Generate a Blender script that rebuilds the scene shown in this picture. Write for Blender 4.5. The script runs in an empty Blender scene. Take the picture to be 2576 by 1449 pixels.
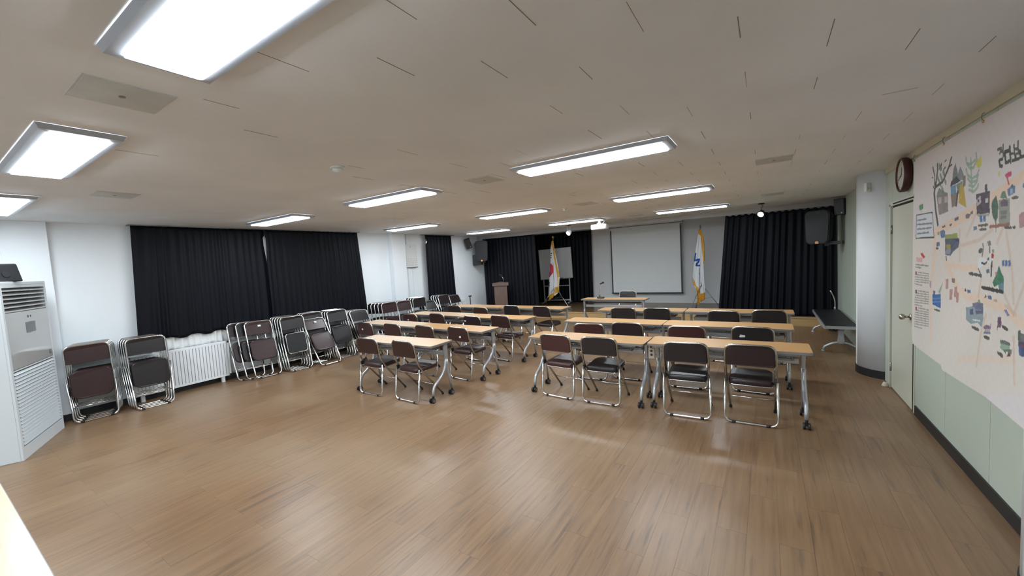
import bpy, bmesh, math, random
import numpy as np
from mathutils import Vector, Matrix
random.seed(7)
PI = math.pi
R = math.radians
C = bpy.context.scene.collection
scn = bpy.context.scene

# ------------------------------------------------------------------ camera, world, exposure
cam_d = bpy.data.cameras.new('camera'); cam = bpy.data.objects.new('camera', cam_d); C.objects.link(cam)
def cam_axes(yaw, pitch, roll):
    F = Vector((-math.sin(yaw)*math.cos(pitch), math.cos(yaw)*math.cos(pitch), math.sin(pitch)))
    Rt = Vector((math.cos(yaw), math.sin(yaw), 0)); U = Rt.cross(F)
    c, s = math.cos(roll), math.sin(roll)
    return c*Rt+s*U, -s*Rt+c*U, F
_r, _u, _f = cam_axes(R(32.79705981), R(-3.91413231), R(-3.3167714))
m3 = Matrix((_r, _u, -_f)).transposed()
cam.matrix_world = Matrix.Translation((0, 0, 1.7462)) @ m3.to_4x4()
cam_d.sensor_fit = 'HORIZONTAL'; cam_d.sensor_width = 36; cam_d.lens = 1001.5948/2576*36
cam_d.clip_start = 0.05; cam_d.clip_end = 60
scn.camera = cam
w = bpy.data.worlds.new('world'); scn.world = w; w.use_nodes = True
w.node_tree.nodes['Background'].inputs[0].default_value = (0.75, 0.85, 1, 1)
w.node_tree.nodes['Background'].inputs[1].default_value = 0.6
scn.view_settings.view_transform = 'Standard'; scn.view_settings.look = 'None'
scn.view_settings.gamma = 1.0; scn.view_settings.use_curve_mapping = False
scn.view_settings.exposure = 0.0
LAMP = 41.0            # radiance of the ceiling light diffusers
LAMP_COL = (0.86, 0.94, 1.0)

# ------------------------------------------------------------------ room numbers (metres, camera above the origin)
XL, XR, YB, YF, YS = -7.8, 1.215, -3.0, 12.65, 10.36   # left wall, right wall, rear wall, stage back wall, stage front
HC, HS = 2.58, 0.2                                     # ceiling height, stage height

# ------------------------------------------------------------------ materials
MATS = {}
def mat(name, col, rough=0.5, metal=0.0, noise=None, bump=None, spec=0.5, emis=None, coat=0.0):
    """noise=(scale, amount, (sx,sy,sz)) varies the colour; bump=(scale, strength)"""
    m = bpy.data.materials.new(name); m.use_nodes = True; nt = m.node_tree; b = nt.nodes['Principled BSDF']
    b.inputs['Base Color'].default_value = (*col, 1); b.inputs['Roughness'].default_value = rough
    b.inputs['Metallic'].default_value = metal; b.inputs['Specular IOR Level'].default_value = spec
    b.inputs['Coat Weight'].default_value = coat
    if emis: b.inputs['Emission Color'].default_value = (*emis[0], 1); b.inputs['Emission Strength'].default_value = emis[1]
    if noise or bump: tc = nt.nodes.new('ShaderNodeTexCoord')
    if noise:
        mp = nt.nodes.new('ShaderNodeMapping'); mp.inputs['Scale'].default_value = noise[2] if len(noise) > 2 else (1, 1, 1)
        n = nt.nodes.new('ShaderNodeTexNoise'); n.inputs['Scale'].default_value = noise[0]; n.inputs['Detail'].default_value = 5
        r = nt.nodes.new('ShaderNodeMapRange'); r.inputs['From Min'].default_value = 0.3; r.inputs['From Max'].default_value = 0.7
        r.inputs['To Min'].default_value = 1-noise[1]; r.inputs['To Max'].default_value = 1+noise[1]
        v = nt.nodes.new('ShaderNodeVectorMath'); v.operation = 'SCALE'; v.inputs[0].default_value = col
        nt.links.new(tc.outputs['Object'], mp.inputs[0]); nt.links.new(mp.outputs[0], n.inputs['Vector'])
        nt.links.new(n.outputs[0], r.inputs[0]); nt.links.new(r.outputs[0], v.inputs['Scale']); nt.links.new(v.outputs[0], b.inputs['Base Color'])
    if bump:
        n2 = nt.nodes.new('ShaderNodeTexNoise'); n2.inputs['Scale'].default_value = bump[0]; n2.inputs['Detail'].default_value = 4
        bp = nt.nodes.new('ShaderNodeBump'); bp.inputs['Strength'].default_value = bump[1]; bp.inputs['Distance'].default_value = 0.003
        nt.links.new(tc.outputs['Object'], n2.inputs['Vector']); nt.links.new(n2.outputs[0], bp.inputs['Height']); nt.links.new(bp.outputs[0], b.inputs['Normal'])
    MATS[name] = m; return m
def srgb(r, g, b):
    f = lambda c: (c/255/12.92) if c <= 10 else ((c/255+0.055)/1.055)**2.4
    return (f(r), f(g), f(b))
M_wall = mat('painted_white_wall', (0.80, 0.845, 0.88), 0.5, noise=(1.2, .02), bump=(60, .06))
M_back = mat('grey_white_stage_wall', (0.71, 0.725, 0.735), 0.6, noise=(1.2, .03))
M_green = mat('pale_green_partition', (0.50, 0.56, 0.48), 0.4, noise=(1.5, .03), bump=(40, .05))
M_door = mat('pale_door_paint', (0.60, 0.61, 0.51), 0.3, noise=(1.5, .02))
M_cream = mat('cream_trim_paint', (0.58, 0.54, 0.40), 0.4)
M_ceil = mat('painted_ceiling', (0.72, 0.745, 0.765), 0.8, noise=(1.4, .05), bump=(90, .1))
M_crack = mat('dark_seam', (0.22, 0.19, 0.16), 0.9)
M_base = mat('black_rubber_base', (0.012, 0.013, 0.014), 0.45)
M_fascia = mat('stage_fascia_paint', (0.36, 0.35, 0.34), 0.6)
M_panel = mat('access_panel_grey', (0.52, 0.545, 0.53), 0.5, noise=(6, .08))
M_lframe = mat('light_housing', (0.40, 0.43, 0.48), 0.4, metal=.2)
M_lamp = mat('lamp_diffuser', (0.9, 0.9, 0.9), 0.5, emis=(LAMP_COL, LAMP))
M_spot = mat('spot_lens', (0.9, 0.9, 0.9), 0.5, emis=((0.9, 0.95, 1.0), 10))
M_chrome = mat('chrome_tube', (0.72, 0.72, 0.71), 0.16, metal=1.0)
M_chrome2 = mat('worn_chrome', (0.50, 0.47, 0.41), 0.24, metal=1.0)
M_silver = mat('silver_paint', (0.50, 0.52, 0.55), 0.32, metal=.55)
M_silverd = mat('grey_metal', (0.25, 0.26, 0.27), 0.4, metal=.6)
M_black = mat('black_plastic', (0.015, 0.015, 0.017), 0.4)
M_blackm = mat('matt_black', (0.0045, 0.0055, 0.0075), 0.5, bump=(300, .15))
M_rub = mat('black_rubber', (0.012, 0.012, 0.012), 0.6)
M_vin = {'maroon': mat('maroon_vinyl', (0.056, 0.019, 0.018), 0.34, bump=(130, .12)),
         'brown': mat('brown_vinyl', (0.044, 0.019, 0.016), 0.36, bump=(130, .12)),
         'dark': mat('dark_brown_vinyl', (0.024, 0.0135, 0.015), 0.34, bump=(130, .12)),
         'black': mat('black_brown_vinyl', (0.018, 0.0145, 0.0155), 0.32, bump=(130, .12))}
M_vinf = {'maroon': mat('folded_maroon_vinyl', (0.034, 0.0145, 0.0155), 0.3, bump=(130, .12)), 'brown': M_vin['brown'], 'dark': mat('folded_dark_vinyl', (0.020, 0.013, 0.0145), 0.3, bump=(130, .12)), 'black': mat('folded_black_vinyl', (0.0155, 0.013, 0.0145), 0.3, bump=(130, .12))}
M_sheet = mat('black_sheet', (0.012, 0.013, 0.015), 0.5)
M_paper = mat('white_paper', (0.75, 0.76, 0.75), 0.6)
M_wood = mat('beech_laminate', (0.62, 0.365, 0.165), 0.27, noise=(3, .07, (1, 14, 1)))
M_wood_glare = mat('glare_laminate', (0.64, 0.455, 0.30), 0.27, noise=(3, .06, (1, 14, 1)))  # same table laminate, with the glare on the left tops put into its colour
M_edge = mat('grey_edge_band', (0.20, 0.19, 0.18), 0.4)
M_podium = mat('walnut_laminate', (0.135, 0.085, 0.07), 0.4, noise=(3, .18, (10, 10, 1)))
M_stage = mat('stage_boards', (0.17, 0.115, 0.06), 0.25, noise=(2.5, .22, (1, 6, 1)))
M_riser = mat('stage_riser_wood', (0.50, 0.33, 0.15), 0.4, noise=(3, .12, (1, 1, 8)))
M_curt = mat('black_velour', (0.0013, 0.0024, 0.0060), 0.6, bump=(120, .08))
M_curt.node_tree.nodes['Principled BSDF'].inputs['Specular IOR Level'].default_value = 0.22
M_sheer = mat('white_sheer', (0.75, 0.77, 0.78), 0.8)
M_pane = mat('window_daylight', (0.8, 0.8, 0.8), 0.4, emis=((0.95, 0.93, 1.0), 1.4))
M_rad = mat('radiator_enamel', (0.80, 0.84, 0.87), 0.3)
M_under = mat('floor_underlay', (0.07, 0.05, 0.033), 0.6)
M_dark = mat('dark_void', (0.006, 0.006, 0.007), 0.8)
M_ac = mat('ac_white', (0.66, 0.71, 0.74), 0.35)
M_acp = mat('ac_silver_panel', (0.46, 0.47, 0.46), 0.12, coat=.4)
M_screen = mat('screen_fabric', (0.86, 0.90, 0.91), 0.7)
M_wb = mat('whiteboard_face', (0.66, 0.67, 0.68), 0.22)
M_gold = mat('gold_metal', (0.75, 0.52, 0.18), 0.3, metal=1)
M_plast = mat('white_plastic', (0.72, 0.76, 0.76), 0.4)
M_beige = mat('beige_plastic', (0.55, 0.50, 0.40), 0.5)
M_maroon = mat('maroon_plastic', (0.055, 0.012, 0.012), 0.4)
M_clock = mat('clock_face', (0.55, 0.55, 0.50), 0.4)
M_orange = mat('orange_badge', (0.75, 0.38, 0.15), 0.5)
M_red = mat('red_tape', (0.45, 0.03, 0.03), 0.5)
M_blue = mat('blue_plastic', (0.02, 0.05, 0.16), 0.4)
M_ink = mat('grey_ink', (0.13, 0.15, 0.18), 0.6)
def vc_mat(name, rough=0.7):
    m = bpy.data.materials.new(name); m.use_nodes = True; nt = m.node_tree; b = nt.nodes['Principled BSDF']
    a = nt.nodes.new('ShaderNodeVertexColor'); a.layer_name = 'print'; nt.links.new(a.outputs[0], b.inputs['Base Color']); b.inputs['Roughness'].default_value = rough
    return m
M_print = vc_mat('printed_banner_vinyl', 0.5); M_flag = vc_mat('printed_flag_cloth', 0.75)

# floor vinyl plank: colour keyed on the plank a point belongs to, streaks along y
PWD, PLN, PX0, PY0 = 0.165, 0.95, -3.92, 0.772
def floor_mat():
    m = bpy.data.materials.new('wood_vinyl_plank'); m.use_nodes = True; nt = m.node_tree; N = nt.nodes; Lk = nt.links.new; b = N['Principled BSDF']
    g = N.new('ShaderNodeNewGeometry'); sp = N.new('ShaderNodeSeparateXYZ'); Lk(g.outputs['Position'], sp.inputs[0])
    def mth(op, a, bb=None, c=None):
        n = N.new('ShaderNodeMath'); n.operation = op
        for i, v in enumerate((a, bb, c)):
            if v is None: continue
            if isinstance(v, (int, float)): n.inputs[i].default_value = v
            else: Lk(v, n.inputs[i])
        return n.outputs[0]
    k = mth('FLOOR', mth('DIVIDE', mth('SUBTRACT', sp.outputs[0], PX0), PWD))
    odd = mth('FLOORED_MODULO', k, 2.0)
    yy = mth('SUBTRACT', mth('SUBTRACT', sp.outputs[1], PY0), mth('MULTIPLY', odd, PLN/2))
    j = mth('FLOOR', mth('DIVIDE', yy, PLN))
    cb = N.new('ShaderNodeCombineXYZ'); Lk(k, cb.inputs[0]); Lk(j, cb.inputs[1])
    wn = N.new('ShaderNodeTexWhiteNoise'); wn.noise_dimensions = '3D'; Lk(cb.outputs[0], wn.inputs['Vector'])
    sc = N.new('ShaderNodeVectorMath'); sc.operation = 'SCALE'; Lk(wn.outputs['Color'], sc.inputs[0]); sc.inputs['Scale'].default_value = 7.0
    ad = N.new('ShaderNodeVectorMath'); ad.operation = 'ADD'; Lk(g.outputs['Position'], ad.inputs[0]); Lk(sc.outputs[0], ad.inputs[1])
    mp = N.new('ShaderNodeMapping'); mp.inputs['Scale'].default_value = (34, 1.5, 1); Lk(ad.outputs[0], mp.inputs[0])
    n1 = N.new('ShaderNodeTexNoise'); n1.inputs['Scale'].default_value = 1.0; n1.inputs['Detail'].default_value = 6; n1.inputs['Roughness'].default_value = .6; Lk(mp.outputs[0], n1.inputs['Vector'])
    mp2 = N.new('ShaderNodeMapping'); mp2.inputs['Scale'].default_value = (26, 1.9, 1); Lk(ad.outputs[0], mp2.inputs[0])
    n2 = N.new('ShaderNodeTexNoise'); n2.inputs['Scale'].default_value = 1.0; n2.inputs['Detail'].default_value = 3; Lk(mp2.outputs[0], n2.inputs['Vector'])
    cr = N.new('ShaderNodeValToRGB'); e = cr.color_ramp.elements
    e[0].position = .22; e[0].color = (*srgb(96, 73, 53), 1); e[1].position = .80; e[1].color = (*srgb(142, 111, 80), 1)
    x = e.new(.46); x.color = (*srgb(122, 93, 66), 1)
    Lk(n1.outputs[0], cr.inputs[0])
    # darker greyish streaks
    st = N.new('ShaderNodeMapRange'); st.inputs['From Min'].default_value = .61; st.inputs['From Max'].default_value = .70; Lk(n2.outputs[0], st.inputs[0])
    mx = N.new('ShaderNodeMix'); mx.data_type = 'RGBA'; Lk(mth('MULTIPLY', st.outputs[0], .60), mx.inputs[0]); Lk(cr.outputs[0], mx.inputs[6]); mx.inputs[7].default_value = (*srgb(74, 58, 50), 1)
    # plank tone
    pt = N.new('ShaderNodeMapRange'); pt.inputs['To Min'].default_value = .94; pt.inputs['To Max'].default_value = 1.05; Lk(wn.outputs['Value'], pt.inputs[0])
    v = N.new('ShaderNodeVectorMath'); v.operation = 'SCALE'; Lk(mx.outputs[2], v.inputs[0]); Lk(pt.outputs[0], v.inputs['Scale'])
    # pale worn, dusty traffic patches
    n3 = N.new('ShaderNodeTexNoise'); n3.inputs['Scale'].default_value = .75; n3.inputs['Detail'].default_value = 4; Lk(g.outputs['Position'], n3.inputs['Vector'])
    w3 = N.new('ShaderNodeMapRange'); w3.interpolation_type = 'SMOOTHSTEP'; w3.inputs['From Min'].default_value = .3; w3.inputs['From Max'].default_value = .8; w3.inputs['To Max'].default_value = .42; Lk(n3.outputs[0], w3.inputs[0])
    mx2 = N.new('ShaderNodeMix'); mx2.data_type = 'RGBA'; Lk(w3.outputs[0], mx2.inputs[0]); Lk(v.outputs[0], mx2.inputs[6]); mx2.inputs[7].default_value = (*srgb(158, 138, 112), 1)
    Lk(mx2.outputs[2], b.inputs['Base Color'])
    rr = N.new('ShaderNodeMapRange'); rr.inputs['To Min'].default_value = .24; rr.inputs['To Max'].default_value = .46; Lk(n3.outputs[0], rr.inputs[0]); Lk(rr.outputs[0], b.inputs['Roughness'])
    bp = N.new('ShaderNodeBump'); bp.inputs['Strength'].default_value = .12; bp.inputs['Distance'].default_value = .002; Lk(n1.outputs[0], bp.inputs['Height']); Lk(bp.outputs[0], b.inputs['Normal'])
    return m
M_floor = floor_mat()

# ------------------------------------------------------------------ mesh helpers
def bx(bm, x0, y0, z0, x1, y1, z1):
    x0, x1 = sorted((x0, x1)); y0, y1 = sorted((y0, y1)); z0, z1 = sorted((z0, z1))
    v = [bm.verts.new(p) for p in ((x0,y0,z0),(x1,y0,z0),(x1,y1,z0),(x0,y1,z0),(x0,y0,z1),(x1,y0,z1),(x1,y1,z1),(x0,y1,z1))]
    for f in ((0,3,2,1),(4,5,6,7),(0,1,5,4),(1,2,6,5),(2,3,7,6),(3,0,4,7)): bm.faces.new([v[i] for i in f])
    return v
def nb(): return bmesh.new()
def box(*a):
    bm = nb(); bx(bm, *a); return bm
def fillet(pts, r, n=4):
    """round the inner corners of a polyline"""
    P = [Vector(p) for p in pts]; out = [P[0]]
    for a, b, c in zip(P, P[1:], P[2:]):
        d1, d2 = (a-b), (c-b); rr = min(r, d1.length*.49, d2.length*.49); p, q = b+d1.normalized()*rr, b+d2.normalized()*rr
        for i in range(n+1):
            t = i/n; out.append((1-t)**2*p + 2*t*(1-t)*b + t*t*q)
    out.append(P[-1]); return out
def tube(bm, pts, r, seg=8, cap=True):
    P = [Vector(p) for p in pts]; rs = r if isinstance(r, (list, tuple)) else [r]*len(P)
    t0 = (P[1]-P[0]).normalized(); n = t0.orthogonal().normalized(); rings = []
    for i, p in enumerate(P):
        t = (P[min(i+1, len(P)-1)]-P[max(i-1, 0)]).normalized()
        n = (n - t*n.dot(t)); n = n.normalized() if n.length > 1e-6 else t.orthogonal().normalized(); b = t.cross(n)
        rings.append([bm.verts.new(p+(n*math.cos(2*PI*k/seg)+b*math.sin(2*PI*k/seg))*rs[i]) for k in range(seg)])
    for a, b in zip(rings, rings[1:]):
        for k in range(seg): bm.faces.new((a[k], a[(k+1)%seg], b[(k+1)%seg], b[k])).smooth = True
    if cap: bm.faces.new(rings[0][::-1]); bm.faces.new(rings[-1])
def cyl(bm, c0, c1, r, seg=16, r2=None): tube(bm, [c0, c1], [r, r2 if r2 is not None else r], seg)
def rrect(w, h, r, rb=None, n=5):
    """outline of a rounded rectangle centred on 0, counter-clockwise; rb: radius of the lower corners"""
    rb = r if rb is None else rb; o = []
    for cx, cy, a0, q in ((w/2-r, h/2-r, 0, r), (-w/2+r, h/2-r, 90, r), (-w/2+rb, -h/2+rb, 180, rb), (w/2-rb, -h/2+rb, 270, rb)):
        for i in range(n+1): a = R(a0+90*i/n); o.append((cx+q*math.cos(a), cy+q*math.sin(a)))
    return o
def extr(bm, outline, fn, t, bev=0.0):
    """outline (u,v) -> fn(u,v,d) for depths: a plate of thickness t with softened rims"""
    levels = [(0, 1-bev), (t*.2, 1), (t*.8, 1), (t, 1-bev)] if bev else [(0, 1), (t, 1)]
    rings = [[bm.verts.new(fn(u*s, v*s, d)) for u, v in outline] for d, s in levels]; n = len(outline)
    for a, b in zip(rings, rings[1:]):
        for k in range(n): bm.faces.new((a[k], a[(k+1)%n], b[(k+1)%n], b[k])).smooth = bool(bev)
    bm.faces.new(rings[0][::-1]); bm.faces.new(rings[-1])
def obj(name, bm, m, parent=None, smooth=False, bevel=0, **props):
    bmesh.ops.recalc_face_normals(bm, faces=bm.faces)
    me = bpy.data.meshes.new(name); bm.to_mesh(me); bm.free()
    if smooth:
        for p in me.polygons: p.use_smooth = True
    for x in (m if isinstance(m, (list, tuple)) else [m]): me.materials.append(x)
    o = bpy.data.objects.new(name, me); C.objects.link(o)
    if parent: o.parent = parent
    if bevel:
        b = o.modifiers.new('bevel', 'BEVEL'); b.width = bevel; b.segments = 2; b.limit_method = 'ANGLE'
    for k, v in props.items(): o[k] = v
    return o
def tag(o, label, cat, group=None):
    o['label'] = label; o['category'] = cat
    if group: o['group'] = group
    return o
def thing(name, label, cat, loc=(0, 0, 0), rotz=0, group=None):
    o = bpy.data.objects.new(name, None); C.objects.link(o); o.location = loc; o.rotation_euler = (0, 0, rotz); o.empty_display_size = .1
    return tag(o, label, cat, group)
def struct(name, bm, m, parent=None, **k):
    o = obj(name, bm, m, parent, **k)
    if parent is None: o['kind'] = 'structure'
    return o
KIDS = {}
def kids(o): return [c for c in o.children]
def dup(root, loc, rot, label, group=None, swap=None):
    """copy a thing with its parts and sub-parts; swap maps part name -> material"""
    r = root.copy(); C.objects.link(r); r.location = loc; r.rotation_euler = rot; r['label'] = label
    if group: r['group'] = group
    for ch in root.children:
        c = ch.copy(); C.objects.link(c); c.parent = r
        if swap and ch.name.split('.')[0] in swap:
            key = (ch.data.name, swap[ch.name.split('.')[0]].name)
            if key not in KIDS:
                me = ch.data.copy(); me.materials.clear(); me.materials.append(swap[ch.name.split('.')[0]]); KIDS[key] = me
            c.data = KIDS[key]
        for g in ch.children:
            d = g.copy(); C.objects.link(d); d.parent = c
    return r
def grid_mesh(name, V, nx, ny, m, parent=None, cols=None, thick=0.0, **props):
    """V: (ny, nx, 3) array of points; cols: (ny, nx, 3) sRGB 0-255"""
    me = bpy.data.meshes.new(name); idx = np.arange(nx*ny).reshape(ny, nx)
    F = np.stack([idx[:-1, :-1], idx[:-1, 1:], idx[1:, 1:], idx[1:, :-1]], -1).reshape(-1, 4)
    me.from_pydata(V.reshape(-1, 3).tolist(), [], F.tolist())
    if cols is not None:
        c = np.clip(cols.reshape(-1, 3)/255.0, 0, 1); lin = np.where(c <= .04045, c/12.92, ((c+.055)/1.055)**2.4)
        a = me.color_attributes.new('print', 'FLOAT_COLOR', 'POINT'); a.data.foreach_set('color', np.concatenate([lin, np.ones((len(lin), 1))], 1).astype(np.float32).ravel())
    me.polygons.foreach_set('use_smooth', np.ones(len(F), bool)); me.materials.append(m)
    o = bpy.data.objects.new(name, me); C.objects.link(o)
    if parent: o.parent = parent
    if thick:
        s = o.modifiers.new('thickness', 'SOLIDIFY'); s.thickness = thick; s.offset = 0
    for k, v in props.items(): o[k] = v
    return o
def paint(shapes, A, B, base):
    """colours at plane coordinates (A, B): polygons and strokes of flat print or painted fold shade"""
    col = np.empty(A.shape+(3,)); col[:] = base
    for kind, c, al, wd, pts in shapes:
        P = np.array(pts, float); c = np.array(c, float)
        if kind == 'P':
            a0, a1, b0, b1 = P[:, 0].min(), P[:, 0].max(), P[:, 1].min(), P[:, 1].max(); sel = (A >= a0) & (A <= a1) & (B >= b0) & (B <= b1)
            if not sel.any(): continue
            a, b = A[sel], B[sel]; ins = np.zeros(a.shape, bool); n = len(P)
            for i in range(n):
                (xa, ya), (xb, yb) = P[i], P[(i+1) % n]
                if ya == yb: continue
                ins ^= ((ya > b) != (yb > b)) & (a < (xb-xa)*(b-ya)/(yb-ya)+xa)
            wgt = ins*al*(.93+.07*np.sin(a*57+np.sin(b*41)*3)*np.sin(b*63+a*20))
        else:
            a0, a1, b0, b1 = P[:, 0].min()-wd, P[:, 0].max()+wd, P[:, 1].min()-wd, P[:, 1].max()+wd; sel = (A >= a0) & (A <= a1) & (B >= b0) & (B <= b1)
            if not sel.any(): continue
            a, b = A[sel], B[sel]; d = np.full(a.shape, 1e9)
            for (xa, ya), (xb, yb) in zip(P[:-1], P[1:]):
                L2 = (xb-xa)**2+(yb-ya)**2+1e-12; t = np.clip(((a-xa)*(xb-xa)+(b-ya)*(yb-ya))/L2, 0, 1)
                d = np.minimum(d, np.hypot(a-xa-t*(xb-xa), b-ya-t*(yb-ya)))
            wgt = (d < wd/2)*al if wd < .05 else np.clip(1.7*(1-d/(wd/2)), 0, 1)*al*(.88+.12*np.sin(a*31+np.sin(b*23)*2)*np.sin(b*37))
        col[sel] = col[sel]*(1-wgt[:, None])+c*wgt[:, None]
    return col
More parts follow.
